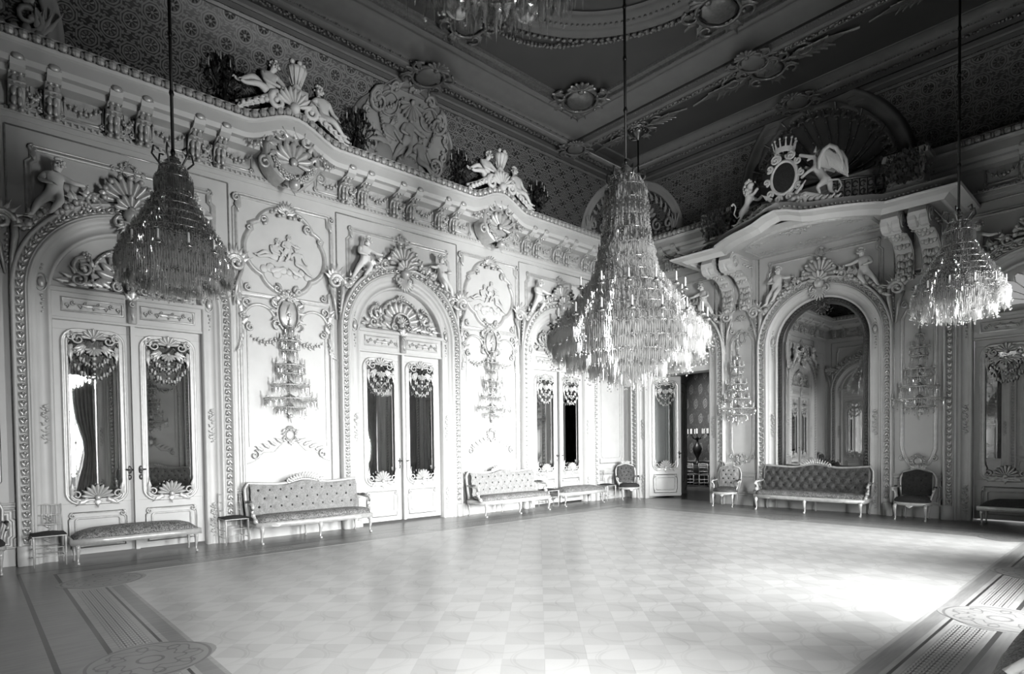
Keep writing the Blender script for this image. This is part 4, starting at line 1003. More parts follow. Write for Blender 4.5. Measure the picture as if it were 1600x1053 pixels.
# ---------------------------------------------------------------- cove reliefs
def lean(mb, u0):
    """set wall plane ornament onto the cove"""
    return mb.xf(lambda x, y, z: (u0+x, y-qz(z), z))
def cove_cartouche():
    f = MB(); zc = 8.35
    pts = []
    for i in range(64):
        t = 2*pi*i/64; r = .96+.08*cos(4*t)+.05*cos(2*t); pts.append((r*sin(t)*1.08, 0, zc+r*cos(t)*.74))
    f.sweep(pts, [(0, 0), (0, .04), (.03, .06), (.06, .04), (.1, .03), (.16, .03), (.18, .05), (.2, 0)], closed=True)
    b = MB()
    b.add([(x*.99, -.015, z) for x, y, z in pts], [tuple(range(64))])
    g = MB()
    for k in range(14):
        t = 2*pi*k/14; x, z = .93*sin(t)*1.06, zc+.78*cos(t); scroll(g, x, z, .12, .03, degrees_(t)+120, degrees_(t)-200, .035, .02, -.06, 9)
        for q in (-1, 1): leaf(g, x, z, degrees_(t)+q*70, .2, .1, -.05, .05)
    for s in (-1, 1):
        scroll(g, s*.72, 8.75, .24, .05, 90, 90-s*420, .05, .03, -.06); scroll(g, s*.8, 7.95, .2, .05, -90, -90+s*430, .045, .025, -.06)
        g.tube(arc(s*.5, 8.78, .22, 0, 360, 16, -.05, .2), .02, 5, False); garland(g, (s*.2, 8.95), (s*.75, 8.6), .05, 10, .03, -.08); garland(g, (s*.72, 8.6), (s*.55, 8.2), -.06, 8, .03, -.08)
    shell(g, 0, 8.92, .3, 9, 180, 360, -.08, .06); shell(g, 0, 7.75, .2, 7, 0, 180, -.06, .05)
    r = relief_group(1.0, .45, [('recline', -.42, 8.12, False, .95), ('climb', .05, 8.25, False, 1.0), ('sit', .42, 7.98, False, .95)])
    r.ball((-.5, -.03, 7.85), .25, 8, 5, sy=.3); r.ball((.1, -.03, 7.8), .3, 8, 5, sy=.3, sz=.7); shell(r, .12, 7.75, .2, 7, 0, 180, -.06, .05)
    return f, b, g, r
def degrees_(t): return 90-t*180/pi
for w in 'AD':
    f, b, g, r = cove_cartouche(); u = BAY[w][1]
    root = empty('cove_relief', place(w, 0), RZ[w]); tag(root, 'large scrolled cartouche with three relief cherubs on the patterned cove over the middle door' if w == 'A' else 'scrolled relief cartouche on the cove of the window wall behind the camera', 'relief')
    lean(f, u); lean(b, u); lean(g, u); lean(r, u)
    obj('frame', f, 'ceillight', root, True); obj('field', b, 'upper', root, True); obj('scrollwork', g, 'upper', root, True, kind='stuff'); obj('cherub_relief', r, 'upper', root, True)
def cove_corner(w, u, side, parent):
    """half cartouche running into the room corner"""
    g = MB(); zc = 8.2; q = .98
    g.sweep([(x, 0, z) for x, y, z in arc(0, zc-.45, q, 180, 0, 24, 0, 1.25)], [(0, 0), (0, .04), (.04, .07), (.08, .04), (.16, .03), (.2, .06), (.24, 0)])
    for k in range(16):
        a = radians(10+k*10.6); leaf(g, .8*cos(a), zc-.45+1.02*sin(a), a*57.3+30, .24, .12, -.05, .07)
    for k in range(4): leaf(g, side*.92, 7.7+.02*k, 90+side*(10-k*16), .42, .10, -.06, .1)
    scroll(g, side*.78, 7.95, .2, .04, -90, -90+side*430, .05, .03, -.06); shell(g, 0, 8.3, .4, 9, -10, 190, -.05, .06); scroll(g, side*.4, 8.0, .18, .04, 90, 90+side*400, .04, .02, -.06)
    for k in range(6): g.ball((side*(.2+.14*k), -.08, 7.75+.03*sin(k*2)), .07, 6, 4)
    off = .0; lim = LW[w]
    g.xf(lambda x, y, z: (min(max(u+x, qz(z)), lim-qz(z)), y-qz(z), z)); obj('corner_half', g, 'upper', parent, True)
for nm, (w1, u1, s1), (w2, u2, s2) in (('far corner', ('A', L_-.95, -1), ('B', .95, 1)), ('left corner', ('A', .95, 1), ('C', W_-.95, -1))):
    root = empty('corner_relief', (0, 0, 0)); tag(root, 'leafy arched relief on the cove in the %s of the room' % nm, 'relief')
    for (w, u, s) in ((w1, u1, s1), (w2, u2, s2)):
        e = empty('side', place(w, 0), RZ[w], root); cove_corner(w, u, s, e)
# cove end scrolls beside the niche
# ---------------------------------------------------------------- basket groups on the cornice over the round frieze cartouches
def basket():
    b = MB(); b.lathe([(.07, 0), (.1, .05), (.06, .1), (.12, .2), (.19, .34), (.21, .4), (.17, .4)], n=14)
    for k in range(12): a = 2*pi*k/12; b.tube([(.08*cos(a), .08*sin(a), .1), (.2*cos(a), .2*sin(a), .38)], .015, 4)
    f = MB()
    for k in range(26): a = random.uniform(0, 6.28); r = random.uniform(0, .2); f.ball((r*cos(a), r*sin(a), .42+.16*(1-r/.2)*random.random()+.03), .05, 6, 4)
    for k in range(14): a = random.uniform(20, 160); leaf(f, random.uniform(-.15, .15), .5, a, .3, .1, 0, .05)
    p = MB().box(-.17, .17, -.14, .14, -.2, 0, .015); p.box(-.2, .2, -.16, .16, -.24, -.19, .01); return b, f, p
BK = [q.mesh(n) for q, n in zip(basket(), ('basket', 'flowers', 'pedestal'))]
for q in BK: q.materials.append(MT['stone'])
def crestwave():
    g = MB(); shell(g, 0, 0, .34, 9, 10, 170, -.12, .08, .2)
    for s in (-1, 1):
        scroll(g, s*.3, .02, .16, .03, 90, 90-s*430, .06, .03, -.1); g.tube([(s*.15, -.08, .1), (s*.4, -.06, .08), (s*.7, -.03, -.08), (s*1.0, 0, -.2)], [.06, .07, .05, .03], 6)
        for k in range(6): leaf(g, s*(.35+.1*k), .05-.05*k, (0 if s > 0 else 180)+s*(25-5*k)-s*40, .26, .12, -.06, .08)
        for k in range(5): g.ball((s*(.5+.1*k), -.1, -.02-.05*k), .05, 6, 4)
    g.ball((0, -.14, -.02), .1, 8, 5); return g
CWm = crestwave().mesh('crest'); CWm.materials.append(MT['stone'])
def girandole():
    """dark candle cluster"""
    g = MB(); g.lathe([(.12, 0), (.04, .06), (.03, .4), (.05, .45), (.02, .5), (.02, .8)], n=8); c = MB()
    for k in range(12):
        a = 2*pi*k/12; r = .34 if k % 2 else .2; z = .5 if k % 2 else .68
        g.tube([(0, 0, z-.12), (r*.5*cos(a), r*.5*sin(a), z-.2), (r*cos(a), r*sin(a), z-.05), (r*cos(a), r*sin(a), z)], .012, 4); g.lathe([(.0, 0), (.04, .01), (.045, .03)], (r*cos(a), r*sin(a), z), 6)
        c.lathe([(.011, 0), (.011, .16), (0, .165)], (r*cos(a), r*sin(a), z+.02), 6)
    l = MB()
    for k in range(260):
        a = random.uniform(0, 6.28); r = .42*sqrt(random.random()); z = random.uniform(.12, .85); r *= (1-.5*abs(z-.45)/.45); s = random.uniform(.02, .04)
        x, y = r*cos(a), r*sin(a); t = random.uniform(0, 6.28); l.add([(x-s*cos(t), y-s*sin(t), z), (x, y, z+s*1.3), (x+s*cos(t), y+s*sin(t), z), (x, y+.01, z-s*1.6)], [(0, 1, 2), (0, 2, 3)])
    return g, c, l
GI = [q.mesh(n) for q, n in zip(girandole(), ('stem', 'candles', 'drops'))]
for q, m in zip(GI, ('iron', 'candle', 'leaf')): q.materials.append(MT[m])
for w in 'A':
    for k, c in enumerate(CART[w]):
        side = ('nearer', 'farther')[k]
        zt = 7.62+.30
        o = obj('cornice_crest', CWm, None, None, loc=place(w, c, .42, zt-.02)); o.rotation_euler = (0, 0, RZ[w]); tag(o, 'white shell and scroll crest riding the cornice wave, %s round frieze cartouche' % side, 'ornament')
        r = empty('flower_basket', place(w, c+.14, .3, zt+.42), RZ[w]); [obj(q.name, q, None, r) for q in BK]; tag(r, 'white plaster flower basket between two cherubs on the cornice, %s group' % side, 'basket')
        cherub('recline', place(w, c-.40, .38, zt+.20), RZ[w], 'white cherub reclining left of the cornice flower basket, %s group' % side)
        cherub('sit', place(w, c+.62, .36, zt+.10), RZ[w], 'white cherub seated right of the cornice flower basket, %s group' % side)
        for s, n in ((-1, 'left'), (1, 'right')):
            e = empty('candelabrum', place(w, c+s*(1.12 if s < 0 else 1.4), .24, 7.60), RZ[w])
            obj('stem', GI[0], None, e); obj('candles', GI[1], None, e, kind='stuff'); obj('drops', GI[2], None, e, kind='stuff')
            tag(e, 'dark candle cluster %s of the cherubs on the cornice, %s group' % (n, side), 'candelabrum')
# ---------------------------------------------------------------- niche with fluted half dome
nb = MB(); C_ = 5.78; n = 132; m = 12
hub = (C_, .30, 7.98)
for i in range(n+1):
    a = pi*i/n
    for j in range(m+1):
        f = j/m; rx, rz_ = C_+1.68*cos(a)*-1, NZ+1.66*sin(a); ry = -qz(rz_)
        fl = .16*abs(sin(a*9))*min(1, f*1.6)
        x = hub[0]+(rx-hub[0])*f; z = hub[2]+(rz_-hub[2])*f; y = hub[1]+(ry-hub[1])*f**2.2+.35*sin(pi*f)*(.6)
        nb.v.append((x, y-fl, z))
for i in range(n):
    for j in range(m): q = i*(m+1)+j; nb.f.append((q, q+1, q+m+2, q+m+1))
for i in range(25):                                         # drum below the shell
    a = pi*i/24; x = C_-1.68*cos(a); y = -.12+.65*sin(a); nb.v += [(x, y, 6.55), (x, y, 7.98)]
o = (n+1)*(m+1)
for i in range(24): nb.f.append((o+2*i, o+2*i+1, o+2*i+3, o+2*i+2))
niche = obj('niche', nb, 'ceillight', bpy.data.objects['trim_6'], True)
g = MB(); g.sweep([(C_-1.64, 0, 7.2)]+arc(C_, NZ, 1.64, 180, 0, 30)+[(C_+1.64, 0, 7.2)], [(-.06, .0), (-.05, .06), (-.0, .08), (.05, .02), (.12, .02), (.2, .03), (.24, .08), (.30, .08), (.33, .03), (.36, 0)])
g.xf(lambda x, y, z: (x, y-qz(z), z)); obj('archivolt', g, 'ceillight', bpy.data.objects['trim_6'], True)
g = MB()
for k in range(46):
    a = radians(4+k*3.82); x, z = C_+1.60*cos(a), NZ+1.58*sin(a); leaf(g, x, z, a*57.3+180+(35 if k % 2 else -35), .22, .13, -qz(z)-.02, .06); g.ball((x, -qz(z)-.04, z), .04, 5, 3)
for k in range(22):
    a = radians(8+k*7.8); x, z = C_+1.5*cos(a), NZ+1.5*sin(a); g.ball((x, -qz(z)+.02, z), .05, 5, 3)

for k in range(1, 18):
    i = int(round(n*k/18)); idx = [i*(m+1)+j for j in range(2, m+1)]; g.tube([(nb.v[q][0], nb.v[q][1]-.03, nb.v[q][2]) for q in idx], .022, 5)
    for j in range(4, m, 2):
        q = nb.v[i*(m+1)+j]; g.ball((q[0], q[1]-.05, q[2]), .04, 5, 3)
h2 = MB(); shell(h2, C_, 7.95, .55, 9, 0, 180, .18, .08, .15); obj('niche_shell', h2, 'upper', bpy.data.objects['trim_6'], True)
obj('niche_foliage', g, 'ceilgilt', bpy.data.objects['trim_6'], True)
# ---------------------------------------------------------------- balcony over the mirror
bal = empty('balcony', place('B', C_), RZ['B']); tag(bal, 'projecting bow fronted balcony on scroll consoles above the wall mirror', 'balcony')
def bfront(off=0):
    p = [(-2.62, 0), (-2.62, 1.35), (-1.62, 1.37)]
    for i in range(1, 16):
        t = i/16; p.append((-1.62+3.24*t, 1.37+.95*sin(pi*t)**.75*(1 if True else 0)*.85))
    p += [(1.62, 1.37), (2.62, 1.35), (2.62, 0)]; return p
BF = bfront(); mb = MB(); z0, z1 = 6.22, 6.52
mb.add([(x, -d, 6.36) for x, d in BF]+[(x, -d, 6.5) for x, d in BF], [tuple(range(len(BF))), tuple(range(2*len(BF)-1, len(BF)-1, -1))]); obj('slab', mb, 'plaster', bal)
def bz(x):                                                   # the fascia rises to a point in the middle
    t = max(0, 1-abs(x)/.55); return .16*t*t*(3-2*t)
mb = MB(); mb.sweep([(x, -d, bz(x)) for x, d in BF], [(-.42, 6.36), (-.40, 6.32), (-.2, 6.30), (-.1, 6.22), (-.06, 6.22), (-.04, 6.26), (.0, 6.27), (0, 6.46), (.02, 6.47), (.05, 6.53), (.0, 6.55), (-.3, 6.55)], (0, 0, 1)); sg = 1
obj('fascia', mb, 'plaster', bal)
mb = MB(); acc = 0
for (x0, d0), (x1, d1) in zip(BF[:-1], BF[1:]):
    l = sqrt((x1-x0)**2+(d1-d0)**2); k = int(l/.075)
    for i in range(k):
        f = (i+.5)/k; x = x0+(x1-x0)*f; mb.ball((x, -(d0+(d1-d0)*f)-.02, 6.55+bz(x)), .032, 5, 4, sz=1.3)
obj('bead_course', mb, 'carving', bal, True, kind='stuff')
mb = MB()                                                    # soffit frame and ornaments
IN = [(-1.35, .28)]+[(-1.35, 1.05)]+[(-1.35+2.7*i/12, 1.05+.72*sin(pi*i/12)**.8) for i in range(1, 12)]+[(1.35, 1.05), (1.35, .28)]
mb.sweep([(x, -d, 6.36) for x, d in IN], [(0, 0), (0, .03), (.03, .045), (.06, .02), (.07, 0)], (0, 0, -1), True)
obj('soffit_moulding', mb, 'carving', bal)
for (x, d, s) in ((0, 1.45, .8), (0, .45, .7), (-1.1, .45, .5), (1.1, .45, .5), (-1.1, 1.15, .5), (1.1, 1.15, .5)):
    mb = MB(); cartouche(mb, 0, 0, .3, .26, 0)
    for q in (-1, 1): scroll(mb, q*.35, .03, .12, .03, 90, 90-q*420, .025, .015, 0); leaf(mb, q*.3, 0, 0 if q > 0 else 180, .45, .14, 0, .03)
    o = obj('soffit_ornament', mb, 'carving', bal, True, loc=(x, -d, 6.36)); o.rotation_euler = (radians(90), 0, 0); o.scale = (s, s, s)
def bigconsole():
    mb = MB(); w = .15; pr_ = [(0, 0), (.12, -.05), (.22, .05), (.2, .2), (.16, .35), (.24, .55), (.45, .72), (.75, .80), (1.0, .74), (1.2, .86), (1.28, 1.02), (1.2, 1.16), (.95, 1.2), (0, 1.2)]
    n = len(pr_); mb.add([(-w, -a, b) for a, b in pr_]+[(w, -a, b) for a, b in pr_], [tuple(range(n)), tuple(range(2*n-1, n-1, -1))]+[(i, (i+1) % n, n+(i+1) % n, n+i) for i in range(n)])
    mb.lathe([(0, -w-.02), (.2, -w-.02), (.2, -.04), (.17, 0), (.2, .04), (.2, w+.02), (0, w+.02)], (0, 0, 0), 16); q = mb.v[-16*7:]
    mb.v[-16*7:] = [(z, y-1.05, x+.96) for x, y, z in q]
    g = MB()
    for s in (-1, 1):
        x = s*(w+.03); g.tube([(x, -1.05+.16*cos(radians(a))*(1-i*.05), .96+.16*sin(radians(a))*(1-i*.05)) for i, a in enumerate(range(0, 700, 45))], .018, 4)
        g.tube([(x*.9, -a+.04, b) for a, b in pr_[2:9]], .02, 4)
        mbx = [(x*.98, -.75, 1.12), (x*.98, -.15, 1.12), (x*.98, -.15, .75)]; g.tube(mbx, .012, 4)
        for k in range(8): g.ball((x*.98, -.2-.06*k, 1.0-.02*(k % 3)), .03, 5, 3)
    LP = [(.22, .0), (.21, .12), (.17, .28), (.2, .45), (.36, .64), (.6, .77), (.85, .78)]
    for i, (a, b) in enumerate(LP):
        for s in (-1, 1):
            for q in (0, 1): g.ball((s*(.04+.06*q), -a-.012, b+.03*q), .05, 6, 4, sy=.5, sz=1.7)
        g.ball((0, -a-.04, b), .022, 5, 4, sz=2.4)
    for k in range(7): a = radians(k*30); g.ball((.1*cos(a), -.22, -.02+.1*sin(a)), .05, 6, 4)
    g.ball((0, -.26, -.03), .07, 6, 4)
    for k in range(6): g.ball((-.15+.06*k, -1.15, 1.18), .04, 6, 4)
    return mb, g
K1, K2 = [q.mesh(n, n == 'console_carving') for q, n in zip(bigconsole(), ('console', 'console_carving'))]; K1.materials.append(MT['plaster']); K2.materials.append(MT['carving'])
for x in (-2.28, -1.80, 1.76, 2.24):
    c = obj('console', K1, None, bal, loc=(x, 0, 5.16)); obj('console_carving', K2, None, c)
for s in (-1, 1): obj('pier_block', MB().box(s*2.04-.46, s*2.04+.46, -.09, 0, 5.32, 6.5, .01), 'plaster', bal)
# open iron rail behind the crest, with leafy scrolls
mb = MB()
for x0, x1 in ((-1.6, -.75), (.75, 1.6)):
    mb = MB(); N = 7
    for k in range(N+1):
        t = k/N; x = x0+(x1-x0)*t; d = .98+.9*.85*sin(pi*(x+1.62)/3.24)**.75*.95; mb.tube([(x, -d, 6.55), (x, -d, 7.15)], .012, 5)
        if k < N:
            for q in (0, 1, 2): mb.tube([(x+.06+.05*cos(radians(a)), -d-.0, 6.68+q*.17+.06*sin(radians(a))) for a in range(0, 330, 40)], .014, 4)
    P = [(x0+(x1-x0)*i/8, -(.98+.9*.85*sin(pi*((x0+(x1-x0)*i/8)+1.62)/3.24)**.75*.95), 7.16) for i in range(9)]; mb.tube(P, .025, 6); obj('iron_rail', mb, 'bronze', bal, True)
# planters at the ends
for s in (-1, 1):
    r = empty('balcony_planter', place('B', C_+s*2.02, 1.0, 6.56), RZ['B']); tag(r, 'white stone planter box with dark trailing plant, %s end of balcony' % ('left' if s < 0 else 'right'), 'planter')
    mb = MB(); mb.box(-.36, .36, -.22, .22, 0, .05, .01); mb.box(-.38, .38, -.25, .25, .12, .17, .01); mb.box(-.33, .33, -.2, .2, .16, .74, .02); mb.box(-.4, .4, -.27, .27, .74, .88, .02); mb.box(-.37, .37, -.24, .24, .05, .12, .005); obj('box', mb, 'plaster', r)
    mb = MB()
    for q in (-1, 1): scroll(mb, q*.26, .26, .08, .02, 90, 90-q*420, .025, .015, -.24); leaf(mb, q*.2, .25, 180 if q > 0 else 0, .3, .1, -.22, .04); leaf(mb, q*.3, .35, 90, .3, .1, -.22, .04)
    obj('scroll_ornament', mb, 'carving', r, True)
    mb = MB(); random.seed(11+s)
    for k in range(330):
        x = random.gauss(0, .2); z = .25+.62*random.random(); y = -.27-.08*random.random(); ss = random.uniform(.02, .045); t = random.uniform(0, 6.28)
        mb.add([(x-ss*cos(t), y, z-ss*sin(t)), (x+.3*ss*sin(t), y-.02, z+ss), (x+ss*cos(t), y-.01, z+ss*sin(t)), (x, y+.01, z-ss*1.2)], [(0, 1, 2), (0, 2, 3)])
    for k in range(14): x = random.gauss(0, .17); mb.tube([(x*.5, -.2, .9), (x, -.3, .88), (x*1.3, -.32, .4+.2*random.random())], .006, 3)
    obj('trailing_plant', mb, 'leaf', r, kind='stuff')
# crest: shield frame with coronet, lion left, griffin right
D = 1.95
r = empty('crowned_shield', place('B', C_, D+.1, 6.72), RZ['B']); tag(r, 'oval scrolled shield frame with coronet, between lion and griffin on the balcony front', 'shield')
mb = MB(); mb.sweep(arc(0, .62, .30, 90, 450, 30, 0, .38), [(.0, -.04), (0, .04), (.04, .07), (.08, .03), (.09, -.04)], (0, -1, 0), True)
for k in range(10): a = radians(k*36); scroll(mb, .37*cos(a), .62+.46*sin(a), .075, .02, k*36+90, k*36+90+400, .03, .018, -.04, 13, 6)
for q in (-1, 1): scroll(mb, q*.16, 1.02, .09, .02, 90, 90-q*420, .03, .02, -.07); leaf(mb, q*.25, .2, 90-q*50, .3, .12, -.05, .05); leaf(mb, q*.1, 1.02, 90-q*30, .2, .1, -.05, .05)
mb.tube([(.33, -.02, .98), (.62, -.03, .84)], .035, 6)
obj('frame', mb, 'stone', r)
mb = MB(); mb.ball((0, 0, .62), .30, 16, 8, sy=.25, sz=1.25); obj('field', mb, 'velvet', r, True)
mb = MB(); mb.lathe([(.17, 0), (.19, .03), (.18, .07), (.19, .1), (.2, .1), (.2, 0)], (0, 0, 1.12), 16)
for k in range(12): a = 2*pi*k/12; mb.tube([(.19*cos(a), .19*sin(a), 1.2), (.23*cos(a), .23*sin(a), 1.34)], [.022, .01], 5); mb.ball((.235*cos(a), .235*sin(a), 1.37), .026, 6, 4)
obj('coronet', mb, 'stone', r)
mb = MB()
for q in (-1, 1):
    scroll(mb, q*.34, -.02, .13, .03, 90, 90-q*430, .045, .025, -.06, 18, 7); mb.tube([(q*.1, -.04, .1), (q*.45, -.03, .14), (q*.8, -.01, -.02), (q*1.15, .1, -.16)], [.05, .06, .04, .02], 6)
    for k in range(7): mb.ball((q*(.2+.12*k), -.06, .10-.035*k*(k > 2)), .045, 7, 5, sx=1.3); leaf(mb, q*(.3+.12*k), .05-.03*k, 90-q*75, .14, .1, -.05, .04)
scroll(mb, 0, -.12, .08, .02, 90, 450, .03, .02, -.08); obj('base_scrollwork', mb, 'stone', r, True)
# lion rampant facing right, standing against the shield
J = [('pel', (0, 0, .40), .085), ('wst', (.05, 0, .53), .062), ('chs', (.11, -.01, .69), .10), ('nck', (.13, -.03, .83), .075), ('hed', (.15, -.05, .95), .085), ('muz', (.25, -.09, .93), .048),
     ('sh1', (.17, -.08, .70), .045), ('el1', (.27, -.12, .68), .036), ('pa1', (.36, -.10, .80), .036), ('sh2', (.17, .07, .66), .045), ('el2', (.28, .10, .60), .036), ('pa2', (.38, .06, .66), .036),
     ('hp1', (-.04, -.08, .34), .07), ('kn1', (-.01, -.13, .21), .045), ('hk1', (-.13, -.10, .12), .03), ('ft1', (-.11, -.10, .03), .03), ('to1', (-.03, -.14, .015), .032),
     ('hp2', (.05, .07, .36), .065), ('kn2', (.19, .08, .33), .045), ('hk2', (.16, .07, .19), .03), ('to2', (.25, .05, .14), .032),
     ('t1', (-.09, .02, .36), .024), ('t2', (-.2, .03, .30), .017), ('t3', (-.28, .03, .42), .016), ('t4', (-.23, .03, .56), .016), ('t5', (-.29, .03, .67), .02), ('t6', (-.35, .03, .62), .038)]
CH = ['pel wst chs nck hed muz', 'chs sh1 el1 pa1', 'chs sh2 el2 pa2', 'pel hp1 kn1 hk1 ft1 to1', 'pel hp2 kn2 hk2 to2', 'pel t1 t2 t3 t4 t5 t6']
def beast(J, CH):
    ix = {j[0]: i for i, j in enumerate(J)}; Ed = []
    for c in CH:
        c = c.split(); Ed += [(ix[p], ix[q]) for p, q in zip(c[:-1], c[1:])]
    return skin('body', [j[1] for j in J], Ed, [j[2] for j in J], 'stone', 1)
r = empty('lion_statue', place('B', C_-1.02, D-.17, 6.60), RZ['B']); tag(r, 'white rearing lion statue with curled tail, left of the oval shield', 'statue')
obj('body', beast(J, CH), None, r)
mb = MB()
for k in range(110):
    a = random.uniform(0, 6.28); t = random.uniform(.0, 2.8); c = cos(a)
    if c > .35 and .6 < t < 2.0: continue
    mb.ball((.11+.105*sin(t)*c, -.03+.10*sin(t)*sin(a), .87+.17*cos(t)), .03, 5, 4, sz=1.4)
for q in (-.055, .055): mb.ball((.15, -.05+q, 1.04), .026, 6, 4)
mb.ball((.29, -.10, .95), .02, 6, 4); obj('plinth', MB().box(-.16, .26, -.16, .12, -.04, .0, .01), 'stone', r)
obj('mane', mb, 'stone', r, True, kind='stuff')
# griffin facing left with raised wings
J = [('pel', (.04, 0, .44), .09), ('wst', (-.04, 0, .56), .07), ('chs', (-.12, 0, .70), .105), ('nck', (-.12, -.01, .85), .07), ('hed', (-.15, -.02, .97), .07), ('bk', (-.24, -.04, .96), .045), ('bk2', (-.30, -.06, .90), .014),
     ('sh1', (-.17, -.08, .70), .045), ('el1', (-.29, -.11, .64), .034), ('pa1', (-.42, -.07, .58), .036), ('sh2', (-.17, .07, .72), .045), ('el2', (-.28, .09, .76), .034), ('pa2', (-.40, .08, .86), .036),
     ('hp1', (.06, -.09, .36), .075), ('kn1', (-.07, -.13, .27), .048), ('hk1', (-.02, -.11, .14), .03), ('ft1', (-.10, -.12, .05), .028), ('to1', (-.18, -.13, .03), .032),
     ('hp2', (.11, .07, .36), .07), ('kn2', (.10, .09, .21), .046), ('hk2', (.20, .08, .12), .03), ('ft2', (.14, .07, .03), .028), ('to2', (.06, .06, .015), .032),
     ('t1', (.15, 0, .38), .024), ('t2', (.29, .02, .36), .018), ('t3', (.35, .02, .22), .017), ('t4', (.27, .02, .10), .017), ('t5', (.22, .02, .16), .03)]
CH = ['pel wst chs nck hed bk bk2', 'chs sh1 el1 pa1', 'chs sh2 el2 pa2', 'pel hp1 kn1 hk1 ft1 to1', 'pel hp2 kn2 hk2 ft2 to2', 'pel t1 t2 t3 t4 t5']
r = empty('griffin_statue', place('B', C_+.74, D-.02, 6.66), RZ['B']); tag(r, 'white winged griffin statue rearing right of the oval shield', 'statue')
obj('body', beast(J, CH), None, r)
for s, y in ((-1, -.12), (1, .12)):
    mb = MB(); N = 9
    for k in range(N):                                   # overlapping long feathers fanned from the shoulder
        f = k/(N-1); tip = (.02+.33*f, .60+.02*k-.22*f*f) if k > 3 else (-.02+.08*k, .66-.02*k)
        tx, tz = .10+.24*f, .62-.20*f
        mb.tube([(-.10+.02*k, y, .70-.012*k), (-.04+.035*k, y+s*.03, .93-.012*k+.10*sin(pi*min(1, f+.2))), (.05+.028*k, y+s*.035, .86-.035*k+.08*f), (tx, y+s*.02, tz)], [.035, .06, .05, .010], 6, flat=.45, up=(0, 1, 0))
    mb.tube([(-.12, y, .66), (-.10, y+s*.02, .86), (-.01, y+s*.03, 1.0), (.10, y+s*.03, 1.05), (.21, y+s*.03, .96), (.30, y+s*.02, .78), (.34, y+s*.02, .5)], [.03, .05, .055, .05, .045, .035, .012], 7)
    mb.xf(lambda x, y, z: (x+.09, y, z-.03)); obj('wing', mb, 'stone', r, True)
mb = MB()
for k in range(6): mb.tube([(-.14, -.0, .80+.04*k), (-.08, -.02, .83+.04*k), (-.05, -.02, .90+.04*k)], [.04, .03, .008], 5)
for q in (-.045, .045): mb.tube([(-.14, q-.02, 1.02), (-.11, q-.02, 1.15)], [.03, .006], 5)
obj('crest_feathers', mb, 'stone', r, True)
# ---------------------------------------------------------------- chandeliers
def drop(mb, x, y, z, ln, r, n=4, a0=0):
    """faceted hanging crystal, point down"""
    o = len(mb.v); mb.v.append((x, y, z))
    for k in range(n): a = a0+2*pi*k/n; mb.v.append((x+r*cos(a), y+r*sin(a), z-ln*.3))
    mb.v.append((x, y, z-ln)); e = len(mb.v)-1
    for k in range(n): mb.f += [(o, o+1+k, o+1+(k+1) % n), (e, o+1+(k+1) % n, o+1+k)]
def prism_mesh(name, ln, r, n=6, m='crystal', bead_top=True):
    mb = MB(); drop(mb, 0, 0, 0, ln, r, n)
    if bead_top: mb.ball((0, 0, r*.7), r*.75, 6, 4)
    me = mb.mesh(name, False); me.materials.append(MT[m]); return me
def net(T, n, ln):
    """crystals strung all over the bell between the rings"""
    mb = MB(); T = sorted(T, key=lambda t: -t[1]); seg = []; tot = 0
    for (r0, a), (r1, b) in zip(T[:-1], T[1:]): tot += (r0+r1)*(a-b+.05); seg.append(tot)
    for i in range(n):
        t = random.random()*tot; k = 0
        while seg[k] < t: k += 1
        f = random.random(); r = (T[k][0]+(T[k+1][0]-T[k][0])*f)*random.uniform(.82, 1.03); z = T[k][1]+(T[k+1][1]-T[k][1])*f; a = random.uniform(0, 6.283)
        drop(mb, r*cos(a), r*sin(a), z, ln*random.uniform(.5, 1.2), .012, 4, a)
    return mb
def chand_frame(tiers, top, arms, cup=True):
    """tiers: (radius, z); arms: (radius, z, count)"""
    mb = MB(); z0 = min(z for r, z in tiers); mb.tube([(0, 0, z0-.1), (0, 0, top)], .03, 8)
    for r, z in tiers:
        n = 28; mb.tube([(r*cos(2*pi*i/n), r*sin(2*pi*i/n), z) for i in range(n+1)], .009, 5, False)
        for k in range(6): a = 2*pi*k/6; mb.tube([(0, 0, z+.06), (r*cos(a), r*sin(a), z)], .008, 4)
    for k in range(8):
        a = 2*pi*k/8; mb.tube([(r*cos(a), r*sin(a), z) for r, z in sorted(tiers, key=lambda t: -t[1])], .006, 4)
    mb.ball((0, 0, top), .06, 8, 6); mb.lathe([(.02, top-.25), (.09, top-.2), (.05, top-.1), (.1, top-.02), (.02, top)], n=10); return mb
def arm_mesh(r, m='bronze'):
    mb = MB(); mb.tube([(0, 0, 0), (r*.35, 0, -.12), (r*.75, 0, -.14), (r, 0, -.02), (r, 0, .06)], [.016, .014, .012, .012, .01], 5)
    mb.lathe([(.01, 0), (.05, .01), (.06, .03), (.02, .03), (.022, .07)], (r, 0, .06), 8); me = mb.mesh('arm'); me.materials.append(MT['silver'])
    c = MB(); c.lathe([(.014, 0), (.014, .14), (.0, .15)], (r, 0, .11), 6); cm = c.mesh('candle'); cm.materials.append(MT['candle']); return me, cm
def fringe(r, z00, n, ln, pr, arcs=2*pi, a0=0, jit=.25, rows=1):
    mb = MB()
    for q in range(rows):
        for i in range(n):
            a = a0+arcs*(i+.5*(q % 2))/n; l = ln*(1+random.uniform(-jit, jit)); rr = r*(1+.02*(q-rows/2)); x, y = rr*cos(a), rr*sin(a); z = z00+random.uniform(-.035, .035)*jit*4
            mb.ball((x, y, z-.015), pr*.8, 4, 3); drop(mb, x, y, z-.03, l, pr, 4, a)
            if i % 5 == 2: mb.ball((x*1.04, y*1.04, z-.03-l-.02), pr*1.2, 5, 3)
    return mb
